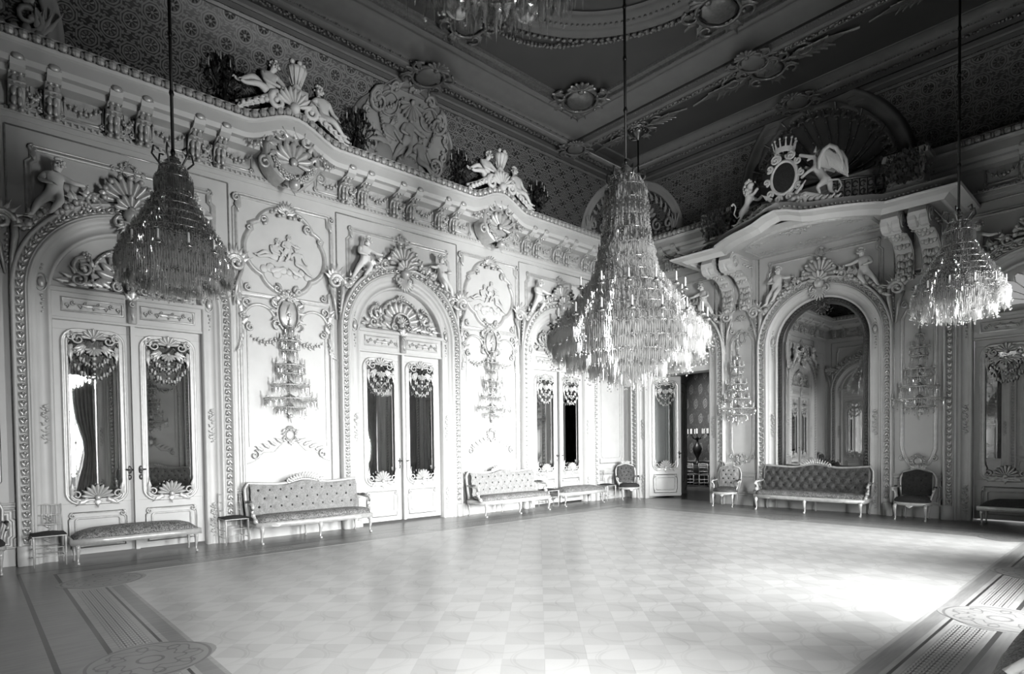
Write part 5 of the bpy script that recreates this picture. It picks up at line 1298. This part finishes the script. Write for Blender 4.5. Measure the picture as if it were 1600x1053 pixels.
def swags(r0, z0, r1, z1, n, arcs=2*pi, a0=0):
    """bead chains between an upper ring and a lower ring"""
    mb = MB()
    for i in range(n):
        a = a0+arcs*i/n
        for k in range(9):
            f = (k+.5)/9; r = r0+(r1-r0)*f-.16*(r1-r0 if r1 > r0 else .3)*sin(pi*f)*.8; z = z0+(z1-z0)*f-.08*sin(pi*f); mb.ball((r*cos(a), r*sin(a), z), .013, 4, 3)
    return mb
CAN = MB(); CAN.lathe([(.0, .0), (.16, -.02), (.2, -.06), (.12, -.12), (.05, -.2), (.02, -.26)], n=14)
for k in range(12): a = 2*pi*k/12; CAN.ball((.17*cos(a), .17*sin(a), -.05), .045, 5, 4)
CANm = CAN.mesh('ceiling_cup'); CANm.materials.append(MT['bronze'])
def chain_mesh(z0, z1):
    mb = MB(); mb.tube([(0, 0, z0), (0, 0, z1)], .02, 6)
    z = z0+.1
    while z < z1-.1: mb.ball((0, 0, z), .032, 6, 4, sz=1.5); z += .75
    me = mb.mesh('chain'); me.materials.append(MT['iron']); return me
# great central chandelier
def central():
    r = empty('crystal_chandelier', (-7.88, -5.93, 0)); tag(r, 'huge tiered crystal chandelier hanging at the centre of the hall, brightly lit', 'chandelier')
    T = [(.22, 5.6), (.31, 5.44), (.33, 5.24), (.29, 5.02), (.36, 4.80), (.41, 4.58), (.45, 4.36), (.52, 4.17), (.66, 3.99), (.78, 3.81), (.93, 3.63), (1.07, 3.47), (1.18, 3.32), (1.1, 3.15), (.9, 2.99), (.56, 2.87), (.28, 2.78)]
    obj('frame', chand_frame([(q*.9, z) for q, z in T], 5.75, []), 'silver', r, True); obj('crystal_net', net(T, 5200, .15), 'crystal', r, kind='stuff'); obj('chain', chain_mesh(5.75, 9.5), None, r); obj('ceiling_cup', CANm, None, r, loc=(0, 0, 9.62))
    for i, (q, z) in enumerate(T):
        n = int(q*2*pi/.032)+10; ln = (.2 if z > 4.5 else .24) if i < 12 else .2
        obj('crystal_fringe', fringe(q, z, n, ln, .012, rows=2), 'dimcrystal' if z > 4.7 else 'crystal', r, kind='stuff')  # less lit upper tiers: shade put into the material, brighter crystal below
        if i < 11 and i % 2 == 0:
            a, b = T[i], T[i+2]; obj('bead_chains', swags(a[0], a[1], b[0], b[1], 18+i*3), 'crystal', r, kind='stuff')
    am, cm = arm_mesh(1.14); am2, cm2 = arm_mesh(.84)
    for k in range(18):
        a = obj('arm', am, None, r, loc=(0, 0, 3.36), rot=(0, 0, 2*pi*k/18)); obj('candle', cm, None, a)
    for k in range(14):
        a = obj('arm', am2, None, r, loc=(0, 0, 3.80), rot=(0, 0, 2*pi*(k+.5)/14)); obj('candle', cm2, None, a)
    mb = MB()
    for i in range(1100):                                     # loose pendants filling the bowl
        a = random.uniform(0, 6.28); q = random.uniform(.15, 1.1); z = 3.3-.55*(1-q/1.1)+random.uniform(-.12, .12); drop(mb, q*cos(a), q*sin(a), z, random.uniform(.12, .22), .016, 4, a)
    obj('bowl_pendants', mb, 'crystal', r, kind='stuff')
    mb = MB(); mb.ball((0, 0, 2.62), .10, 12, 8); obj('bottom_ball', mb, 'crystal', r, True)
    for k in range(6):
        a = 2*pi*k/6; mb = MB(); mb.tube([(0, 0, 5.35), (.16*cos(a), .16*sin(a), 5.45), (.28*cos(a), .28*sin(a), 5.58), (.27*cos(a), .27*sin(a), 5.7), (.2*cos(a), .2*sin(a), 5.68)], .014, 5); obj('crown_scroll', mb, 'bronze', r, True)
central()
TS = [(.20, 5.30), (.27, 5.12), (.23, 4.97), (.32, 4.83), (.40, 4.68), (.48, 4.54), (.57, 4.40), (.65, 4.27), (.71, 4.14), (.77, 4.01), (.82, 3.88), (.80, 3.76), (.62, 3.66), (.36, 3.6)]
TS = [(r*.82, 5.33-(5.33-z)*.84) for r, z in TS]
ARM = arm_mesh(.62)
def small(loc, label, near=False):
    r = empty('crystal_chandelier', loc); tag(r, label, 'chandelier', 'smaller crystal chandeliers')
    obj('frame', SM['frame'], None, r); obj('crystal_net', SM['net'], None, r, kind='stuff'); obj('chain', SM['chain'] if not near else chain_mesh(5.4, 9.3-loc[2]), None, r); obj('ceiling_cup', CANm, None, r, loc=(0, 0, 9.36-loc[2]))
    for k in range(6): obj('crown_scroll', SM['scroll'], None, r, rot=(0, 0, 2*pi*k/6))
    for k in range(12):
        a = obj('arm', ARM[0], None, r, loc=(0, 0, 4.06), rot=(0, 0, 2*pi*k/12)); obj('candle', ARM[1], None, a)
    if not near:
        for f in SM['fr']: obj('crystal_fringe', f, None, r, kind='stuff')
    else:
        for i, f in enumerate(SM['fr']):
            if i < 9: obj('crystal_fringe', f, None, r, kind='stuff')
        obj('inner_fringe', SM['inner'], None, r, kind='stuff')
        P = [prism_mesh('crystal_drop', .16, .015, 6, 'dimcrystal'), prism_mesh('crystal_drop', .10, .024, 8, 'dimcrystal'), prism_mesh('crystal_drop', .2, .012, 5, 'dimcrystal')]
        cnt = 0
        for q, z, n in ((.66, 4.05, 62), (.60, 4.12, 50), (.54, 3.94, 52), (.41, 3.88, 40), (.28, 3.80, 30), (.15, 3.76, 16), (.70, 4.1, 24)):
            for i in range(n):
                a = 2*pi*(i+random.random()*.4)/n; o = obj('crystal_drop', P[(i*7+int(q*100)) % 3 if i % 6 else 1], None, r, loc=(q*cos(a), q*sin(a), z+random.uniform(-.04, .03)), rot=(0, 0, random.uniform(0, 3)))
        mb = MB(); mb.ball((0, 0, 0), .075, 16, 10); me = mb.mesh('glass_ball'); me.materials.append(MT['dimcrystal'])
        for k in range(6): a = 2*pi*k/6+.4; obj('glass_ball', me, None, r, loc=(.38*cos(a), .38*sin(a), 3.82))
    return r
SM = {}
_f = chand_frame([(q*.9, z) for q, z in TS], 5.4, []).mesh('frame'); _f.materials.append(MT['silver']); SM['frame'] = _f
SM['chain'] = chain_mesh(5.4, 9.3); _n = net(TS, 3000, .12).mesh('crystal_net', False); _n.materials.append(MT['dimcrystal']); SM['net'] = _n
mb = MB(); mb.tube([(0, 0, 5.2), (.14, 0, 5.3), (.24, 0, 5.42), (.22, 0, 5.52), (.16, 0, 5.5)], .013, 5); _s2 = mb.mesh('crown_scroll'); _s2.materials.append(MT['bronze']); SM['scroll'] = _s2
SM['fr'] = []
for i, (q, z) in enumerate(TS):
    me = fringe(q, z, int(q*2*pi/.03)+8, .17, .011, rows=2).mesh('crystal_fringe', False); me.materials.append(MT['dimcrystal' if i < 8 else 'crystal']); SM['fr'].append(me)  # upper rings take the dimmer copy here too, shade put into the crystal
_i = MB()
for q, z in ((.5, 4.0), (.34, 3.93), (.17, 3.88), (.6, 4.06)): _i.merge(fringe(q, z, int(q*2*pi/.05), .17, .011))
_m = _i.mesh('inner_fringe', False); _m.materials.append(MT['dimcrystal']); SM['inner'] = _m
small((-13.12, -2.70, 0), 'dark crystal chandelier hanging at the left before the leftmost wall door')
small((-2.84, -8.99, 0), 'crystal chandelier with sparkling prisms at the right edge before the dark door')
small((-2.84, -2.57, 0), 'crystal chandelier hidden behind the huge central one in the far corner')
small((-13.16, -9.07, .3), 'crystal chandelier cut by the top edge of the picture, nearest of all', True)
# ---------------------------------------------------------------- wall sconces
def sconce_meshes():
    T = [(.09, 3.98), (.19, 3.70), (.15, 3.52), (.28, 3.24), (.23, 3.08), (.36, 2.86), (.50, 2.60), (.28, 2.44)]
    fr = MB(); fr.tube([(0, -.02, 2.3), (0, -.05, 4.2)], .018, 6); fr.ball((0, -.06, 4.2), .04, 6, 4); fr.ball((0, -.04, 2.28), .05, 6, 4); leaf(fr, 0, 4.1, 90, .3, .12, -.04, .05); leaf(fr, 0, 2.5, -90, .35, .14, -.03, .03)
    for r, z in T:
        n = 14; fr.tube([(r*cos(pi+pi*i/n), -.05+r*sin(pi+pi*i/n)*.8, z) for i in range(n+1)], .012, 5)
        for k in range(5): a = pi+pi*(k+.5)/5; fr.tube([(0, -.04, z+.1), (r*.5*cos(a), -.05+r*.5*sin(a)*.8, z-.06), (r*cos(a), -.05+r*sin(a)*.8, z)], .01, 4)
    cr = []
    for r, z in T:
        m = fringe(r, 0, int(r*pi/.028)+6, .12, .010, pi, pi); m.xf(lambda x, y, zz: (x, -.05+y*.8, zz+z)); cr.append(m)
    ca = MB()
    for r, z in T[1:7]:
        for k in range(5): a = pi+pi*(k+.5)/5; x, y = r*cos(a), -.05+r*sin(a)*.8; ca.lathe([(.03, .02), (.035, .04), (.012, .05), (.012, .13), (0, .14)], (x, y, z), 6)
    return fr, cr, ca
_fr, _cr, _ca = sconce_meshes(); SF = _fr.mesh('frame'); SF.materials.append(MT['carving']); SCc = _ca.mesh('candles'); SCc.materials.append(MT['candle'])
SR = []
for q in _cr: me = q.mesh('crystal_fringe', False); me.materials.append(MT['crystal']); SR.append(me)
def sconce(w, u, label, dz=0):
    r = empty('wall_sconce', place(w, u, 0.03, dz), RZ[w]); tag(r, label, 'wall lamp', 'crystal wall sconces')
    obj('frame', SF, None, r); obj('candles', SCc, None, r, kind='stuff')
    for q in SR: obj('crystal_fringe', q, None, r, kind='stuff')
sconce('A', 5.51, 'tiered crystal wall sconce on the left wall panel above the nearer pale sofa')
sconce('A', 10.59, 'tiered crystal wall sconce on the left wall panel above the farther pale sofa')
sconce('B', 3.72, 'slim crystal wall sconce on the pier between the open door and the wall mirror', -.05)
sconce('B', 7.80, 'glittering crystal wall sconce on the dark pier right of the wall mirror', -.05)
sconce('D', 5.51, 'crystal wall sconce on the window wall, seen in the mirrored door panes')
sconce('D', 10.59, 'crystal wall sconce on the window wall, second one seen in the mirrored panes')
# ---------------------------------------------------------------- furniture (front faces -y)
def cab_leg(h, out=(0, -1), s=1.0):
    ox, oy = out; mb = MB(); mb.tube([(0, 0, h), (ox*.03, oy*.03, h*.86), (ox*.04, oy*.04, h*.65), (ox*.01, oy*.01, h*.35), (ox*.0, oy*.0, h*.14), (ox*.035, oy*.035, h*.04), (ox*.05, oy*.05, .005)], [.035*s, .042*s, .034*s, .021*s, .016*s, .022*s, .026*s], 8)
    mb.ball((ox*.05, oy*.05, .022), .026*s, 8, 5); mb.ball((ox*.05, oy*.05, h*.82), .03*s, 6, 4, sz=1.5); me = mb.mesh('leg'); me.materials.append(MT['wood']); return me
def tuft(mbw, W2, H0, zb, y0, top, nx=60, nz=18, cell=.2, slope=.12, depth=.055):
    """deep buttoned back: returns padded grid"""
    mb = MB(); B = MB()
    for i in range(nx+1):
        u = i/nx; x = -W2+2*W2*u; zt = top(x)
        for j in range(nz+1):
            v = j/nz; z = zb+(zt-zb)*v; a = x/cell; b = (z-zb)/(cell*.75); 
            p, q = a+b*.5, a-b*.5; d = abs(sin(pi*p)*sin(pi*q))**.55
            e = min(1, 6*u, 6*(1-u))*min(1, 5*(1-v)+.2); y = y0+(z-zb)*slope-.03-depth*d-.025*e; mb.v.append((x, y, z))
    for i in range(nx):
        for j in range(nz): q = i*(nz+1)+j; mb.f.append((q, q+nz+1, q+nz+2, q+1))
    K = int(2*W2/cell)
    for jj in range(1, 8):
        for ii in range(-K, K+1):
            p, q = ii, None
            z = zb+jj*cell*.75; x = (ii+(.5 if jj % 2 else 0))*cell
            if abs(x) < W2-.05 and z < top(x)-.05: B.ball((x, y0+(z-zb)*slope-.055, z), .024, 6, 4)
    return mb, B
def sofa(W, fab, seatfab, back=1.08, frame='wood'):
    r = empty('tufted_sofa', (0, 0, 0)); hw = W/2; dz = .36
    top = lambda x: back-.10+.03*(abs(x)/hw)**4+.10*math.exp(-(x/(.28*hw))**2)-.02*cos(x/hw*pi)
    s, B = tuft(None, hw-.06, 0, .46, -.14, top); obj('backrest', s, fab, r, True); o = obj('buttons', B, 'velvet', r, True, kind='stuff')
    mb = MB(); hb = MB()
    P = [(-hw+.02, -.10, .40), (-hw+.0, -.06, .75), (-hw+.0, -.03, back-.14)]+[(x, -.05, top(x)+.02) for x in [(-hw+.05)+(2*hw-.1)*i/24 for i in range(25)]]+[(hw, -.03, back-.14), (hw, -.06, .75), (hw-.02, -.10, .40)]
    mb.tube(P, .03, 7); mb.add([(-hw+.03, -.02, .3), (hw-.03, -.02, .3)]+[(x, .02, top(x)) for x in [(hw-.05)-(2*hw-.1)*i/24 for i in range(25)]], [tuple(range(27))]); obj('back_frame', mb, 'wood', r, True)
    mb = MB()
    for k in range(-6, 7): mb.ball((k*.045, -.07, top(0)+.06-.0035*k*k*.5), .035, 6, 4); leaf(mb, k*.045, top(0)+.05-.0035*k*k*.5, 90-k*9, .11, .06, -.08, .03, 2)
    scroll(mb, -.3, top(.3)+.04, .05, .015, 90, 450, .02, .012, -.07); scroll(mb, .3, top(.3)+.04, .05, .015, 90, -270, .02, .012, -.07); obj('crest_carving', mb, frame, r, True)
    mb = MB(); n = 28; m = 8                                  # seat cushion with rolled front
    for i in range(n+1):
        u = i/n; x = -hw+.05+(W-.1)*u; fr = -.66-.04*sin(pi*u)
        pr_ = [(fr+.02, .36), (fr-.015, .40), (fr, .455), (fr+.06, .49), (fr+.2, .50), (-.3, .495), (-.14, .48)]
        for y, z in pr_: mb.v.append((x, y, z-.02*(1-min(1, 8*u, 8*(1-u)))))
    for i in range(n):
        for j in range(6): q = i*7+j; mb.f.append((q, q+7, q+8, q+1))
    mb.f.append(tuple(range(7))); mb.f.append(tuple(range(n*7, n*7+7))[::-1]); obj('seat', mb, seatfab, r, True)
    mb = MB(); mb.sweep([(-hw+.03, -.05, 0), (-hw+.03, -.66, 0), (-hw*.5, -.69, 0), (0, -.71, 0), (hw*.5, -.69, 0), (hw-.03, -.66, 0), (hw-.03, -.05, 0)], [(0, .29), (.02, .30), (.025, .36), (0, .38), (-.03, .38), (-.03, .29), (0, .29)], (0, 0, 1)); 
    for k in (-3, -1, 1, 3): leaf(mb, k*hw/4.2, .325, -90, .035, .2, -.70, .01, 2)
    obj('seat_rail', mb, 'wood', r, True)
    F = cab_leg(.32, (0, -1)); Bk = cab_leg(.32, (0, .6), .8)
    for x in (-hw+.06, 0, hw-.06): obj('leg', F, None, r, loc=(x, -.66-(.04 if x == 0 else 0), 0)); obj('leg', Bk, None, r, loc=(x, -.08, 0))
    for s in (-1, 1):
        mb = MB(); x = s*(hw-.0); mb.tube([(x, -.08, .72), (x+s*.01, -.3, .70), (x+s*.03, -.50, .68), (x+s*.04, -.55, .64), (x+s*.03, -.50, .60)], [.022, .026, .03, .03, .02], 7); mb.tube([(x+s*.03, -.5, .66), (x+s*.02, -.44, .55), (x-s*.01, -.52, .42), (x-s*.01, -.58, .36)], [.028, .026, .03, .034], 7)
        mb.ball((x+s*.02, -.5, .5), .045, 6, 4); mb.ball((x, -.56, .4), .05, 6, 4); arm = obj('arm', mb, 'wood', r, True)
        q = MB(); q.ball((x+s*.01, -.3, .725), .05, 8, 5, sx=.8, sy=2.6, sz=.6); obj('arm_pad', q, seatfab, arm, True)
        q = MB(); q.box(x-.012, x+.012, -.5, -.1, .4, .66, .004); 
    return r
def bench(W, fab='brocadeseat'):
    r = empty('upholstered_bench', (0, 0, 0)); hw = W/2; mb = MB(); n = 24
    for i in range(n+1):
        u = i/n; x = -hw+.02+(W-.04)*u; e = min(1, 7*u, 7*(1-u)); c = .03*sin(pi*u)
        for y, z in ((-.5, .36), (-.52, .40), (-.49, .45), (-.4, .485+c), (-.25, .5+c), (-.1, .485+c), (-.02, .45), (0, .40), (-.02, .36)): mb.v.append((x, y, .36+(z-.36)*(.35+.65*e**.5)))
    for i in range(n):
        for j in range(8): q = i*9+j; mb.f.append((q, q+9, q+10, q+1))
    mb.f.append(tuple(range(9))); mb.f.append(tuple(range(n*9, n*9+9))[::-1]); obj('seat', mb, fab, r, True)
    mb = MB(); mb.sweep([(-hw+.0, -.02, 0), (-hw, -.5, 0), (-hw*.5, -.51, 0), (0, -.515, 0), (hw*.5, -.51, 0), (hw, -.5, 0), (hw, -.02, 0)], [(0, .29), (.02, .31), (.02, .36), (0, .375), (-.03, .375), (-.03, .29), (0, .29)], (0, 0, 1), True); obj('seat_rail', mb, 'wood', r, True)
    F = cab_leg(.31, (0, -1), .8); B = cab_leg(.31, (0, .6), .75)
    for x in (-hw+.05, hw-.05): obj('leg', F, None, r, loc=(x, -.48, 0)); obj('leg', B, None, r, loc=(x, -.06, 0))
    return r
def armchair(fab, seatfab, frame='wood'):
    r = empty('carved_armchair', (0, 0, 0)); hw = .30
    top = lambda x: 1.0-.05*(abs(x)/hw)**3+.045*math.exp(-(x/.12)**2)
    s, B = tuft(None, hw-.05, 0, .50, -.12, top, 26, 16, .14, .10, .02); obj('backrest', s, fab, r, True); obj('buttons', B, 'velvet', r, True, kind='stuff')
    mb = MB(); P = [(-hw+.06, -.12, .42), (-hw+.01, -.08, .62), (-hw-.0, -.05, .85), (-hw+.04, -.03, .95)]+[(x, -.05, top(x)+.015) for x in [(-hw+.07)+(2*hw-.14)*i/12 for i in range(13)]]+[(hw-.04, -.03, .95), (hw, -.05, .85), (hw-.01, -.08, .62), (hw-.06, -.12, .42)]
    mb.tube(P, .022, 7); mb.add([(-hw+.06, -.06, .45), (hw-.06, -.06, .45), (hw-.01, -.01, .85), (hw-.05, .0, .96), (0, .0, 1.03), (-hw+.05, .0, .96), (-hw+.01, -.01, .85)], [tuple(range(7))]); obj('back_frame', mb, 'wood', r, True)
    mb = MB()
    for k in range(-3, 4): mb.ball((k*.035, -.06, top(0)+.045-.003*k*k), .028, 6, 4); leaf(mb, k*.03, top(0)+.03, 90-k*16, .09, .05, -.07, .02, 2)
    obj('crest_carving', mb, 'wood', r, True)
    mb = MB(); mb.lathe([(.0, .50), (.2, .495), (.28, .47), (.315, .42), (.31, .37)], (0, -.38, 0), 20); mb.v = [(x*(1.03 if y < -.38 else .93), -.38+(y+.38)*.95, z) for x, y, z in mb.v]; obj('seat', mb, seatfab, r, True)
    mb = MB(); mb.lathe([(.30, .31), (.325, .33), (.32, .38), (.29, .38), (.29, .31)], (0, -.38, 0), 20); mb.v = [(x*(1.03 if y < -.38 else .93), -.38+(y+.38)*.95, z) for x, y, z in mb.v]; leaf(mb, 0, .33, -90, .07, .14, -.69, .02, 2); obj('seat_rail', mb, 'wood', r, True)
    F = cab_leg(.34, (0, -1), .75); B = cab_leg(.34, (0, .7), .65)
    for s in (-1, 1):
        obj('leg', F, None, r, loc=(s*.25, -.62, 0)); obj('leg', B, None, r, loc=(s*.2, -.13, 0))
        mb = MB(); mb.tube([(s*(hw-.01), -.09, .68), (s*(hw+.03), -.25, .67), (s*(hw+.05), -.42, .65), (s*(hw+.04), -.47, .62), (s*(hw+.02), -.43, .59)], [.016, .02, .022, .022, .015], 6); mb.tube([(s*(hw+.04), -.42, .63), (s*(hw+.01), -.38, .54), (s*(hw-.01), -.45, .42), (s*(hw-.02), -.48, .36)], [.02, .018, .02, .024], 6); a = obj('arm', mb, 'wood', r, True)
        q = MB(); q.ball((s*(hw+.03), -.28, .69), .03, 8, 5, sy=2.6, sz=.7); obj('arm_pad', q, seatfab, a, True)
    return r
def ballchair(seatfab='velvet', back=True):
    """light gilt ballroom chair: turned legs, rungs, spindle back"""
    r = empty('ballroom_chair', (0, 0, 0)); mb = MB(); n = 16
    mb.box(-.2, .2, -.42, -.02, .44, .455, .004); obj('seat_rail', mb, 'wood', r)
    mb = MB(); mb.ball((0, -.22, .46), .2, 16, 6, sx=1.05, sy=1.02, sz=.22); mb.box(-.2, .2, -.42, -.02, .45, .475, .008); obj('seat', mb, seatfab, r, True)
    L = MB(); L.tube([(0, 0, .455), (0, 0, .40), (0, 0, .2), (0, 0, .01)], [.014, .018, .013, .009], 7)
    for z in (.36, .2): L.ball((0, 0, z), .018, 6, 4)
    lm = L.mesh('leg'); lm.materials.append(MT['wood'])
    for x in (-.185, .185):
        for y in (-.405, -.035): obj('leg', lm, None, r, loc=(x, y, 0))
    mb = MB()
    for z in (.16, .28):
        for y in (-.405, -.035): mb.tube([(-.185, y, z), (.185, y, z)], .007, 5)
        for x in (-.185, .185): mb.tube([(x, -.405, z-.03), (x, -.035, z-.03)], .007, 5)
    obj('stretchers', mb, 'wood', r, True)
    mb = MB()
    for x in (-.185, .185): mb.tube([(x, -.03, .45), (x*.97, -.01, .7), (x*.93, .02, .88)], .011, 6)
    for z, y in ((.58, -.02), (.72, -.005), (.86, .015)): mb.tube([(-.18, y, z), (0, y+.008, z+.02*(z > .8)), (.18, y, z)], .009, 5)
    for x in (-.11, -.055, 0, .055, .11): mb.tube([(x, -.015, .58), (x, .015, .87)], .006, 5)
    obj('back_frame', mb, 'wood', r, True); return r
def put(r, w, u, d=.12, rz=0, label='', cat='', group=None):
    r.location = place(w, u, d); r.rotation_euler = (0, 0, RZ[w]+rz); tag(r, label, cat, group); return r
s1 = sofa(2.2, 'brocade', 'brocadeseat'); put(s1, 'A', 5.70, .14, 0, 'pale tufted sofa with carved crest against the left wall, nearer one', 'sofa', 'sofas along the walls')
s2 = dup(s1); put(s2, 'A', 10.75, .14, 0, 'pale tufted sofa with carved crest against the left wall, farther one', 'sofa', 'sofas along the walls')
s3 = sofa(2.45, 'brocade2', 'brocadeseat', 1.12); put(s3, 'B', 5.72, .14, 0, 'long dark tufted sofa with gilt frame below the arched wall mirror', 'sofa', 'sofas along the walls')
s4 = dup(s1); put(s4, 'D', 10.55, .14, 0, 'pale tufted sofa on the window wall, seen only in the mirrored panes', 'sofa', 'sofas along the walls')
b1 = bench(1.68, 'brocadeseat'); put(b1, 'A', 2.88, .12, 0, 'long brocade bench with gilt curved legs before the leftmost wall door', 'bench', 'upholstered benches')
b2 = dup(b1); put(b2, 'A', 13.42, .12, 0, 'long brocade bench before the far door of the left wall', 'bench', 'upholstered benches')
b3 = dup(b1); put(b3, 'B', 9.75, .14, 0, 'dark upholstered bench at the right edge before the dark door', 'bench', 'upholstered benches')
for ch in b3.children:
    if ch.name.startswith('seat') and 'rail' not in ch.name: ch.data = ch.data.copy(); ch.data.materials[0] = MT['velvet']
a1 = armchair('brocade2', 'velvet'); put(a1, 'A', 15.66, .30, radians(-38), 'dark backed carved armchair standing in the far corner of the room', 'armchair', 'armchairs along the walls')
a2 = armchair('brocade', 'brocade2'); put(a2, 'B', 3.52, .12, radians(10), 'small carved armchair with floral back between the open door and the long sofa', 'armchair', 'armchairs along the walls')
a3 = armchair('velvet', 'velvet'); put(a3, 'B', 7.80, .12, 0, 'black upholstered carved armchair right of the long dark sofa', 'armchair', 'armchairs along the walls'); a3.scale = (1.08, 1.05, 1.0)
c1 = ballchair(); put(c1, 'A', 1.78, .08, 0, 'light gilt chair with black seat left of the long brocade bench', 'chair', 'gilt ballroom chairs')
c2 = dup(c1); put(c2, 'A', 4.36, .08, 0, 'light gilt chair with dark seat between the bench and the nearer pale sofa', 'chair', 'gilt ballroom chairs')
c3 = dup(c1); put(c3, 'A', 14.76, .08, 0, 'light gilt chair between the far bench and the corner armchair', 'chair', 'gilt ballroom chairs')
c4 = dup(c1); put(c4, 'A', 12.32, .08, 0, 'light gilt chair between the farther pale sofa and the far bench', 'chair', 'gilt ballroom chairs')
c5 = armchair('brocade2', 'velvet'); put(c5, 'A', .98, .10, 0, 'armchair with dark seat cut by the left edge of the picture', 'armchair', 'armchairs along the walls')
#c6 = dup(a1); put(c6, 'D', 9.0, .4, 0, 'dark armchair by the window wall, seen only in the mirrored panes', 'armchair')
# ---------------------------------------------------------------- side room: console table, candelabra, chairs
r = empty('console_table', (5.75, 1.2, 0), 0); tag(r, 'low dark console table against the damask wall of the side room', 'table')
mb = MB(); mb.box(-.3, .3, -1.0, 1.0, .74, .8, .01); obj('tabletop', mb, 'darkwood', r)
T = MB(); T.tube([(0, 0, .74), (-.03, 0, .5), (0, 0, .2), (-.03, 0, 0)], [.04, .035, .02, .025], 6); tm = T.mesh('leg'); tm.materials.append(MT['darkwood'])
for x in (-.25, .25):
    for y in (-.92, .92): obj('leg', tm, None, r, loc=(x, y, 0))
V_ = MB(); V_.lathe([(.09, 0), (.1, .03), (.04, .08), (.03, .18), (.1, .32), (.12, .42), (.07, .52), (.03, .56), (.03, .66), (.05, .7)], n=12)
vm = V_.mesh('body'); vm.materials.append(MT['iron'])
def candelabrum(loc, label, z=0):
    e = empty('table_candelabrum', loc); e.scale = (1.5, 1.5, 1.5); obj('body', vm, None, e); mb = MB(); c = MB()
    for k in range(7):
        a = 2*pi*k/7; q = .17 if k else 0; mb.tube([(0, 0, .64), (q*.6*cos(a), q*.6*sin(a), .68), (q*cos(a), q*sin(a), .78)], .012, 5); mb.lathe([(.0, 0), (.035, .02)], (q*cos(a), q*sin(a), .78), 6); c.lathe([(.01, 0), (.01, .12), (0, .13)], (q*cos(a), q*sin(a), .8), 5)
    obj('branches', mb, 'iron', e, True); obj('candles', c, 'candle', e, kind='stuff'); tag(e, label, 'candelabrum'); return e
candelabrum((5.7, .85, .8), 'left dark vase candelabrum on the side room table seen through the open door')
candelabrum((5.7, 1.55, .8), 'tall dark vase candelabrum at the far left of the side room table')
candelabrum((5.7, .15, .8), 'dark branched candelabrum at the right end of the side room table')
for k, (x, y) in enumerate(((4.9, .75), (5.0, .2), (4.8, 1.4))):
    q = dup(c1); q.location = (x, y, 0); q.rotation_euler = (0, 0, radians(90)); tag(q, 'slender chair before the side room table, %s of the three seen through the door' % ('middle', 'right', 'left')[k], 'chair', 'side room chairs')
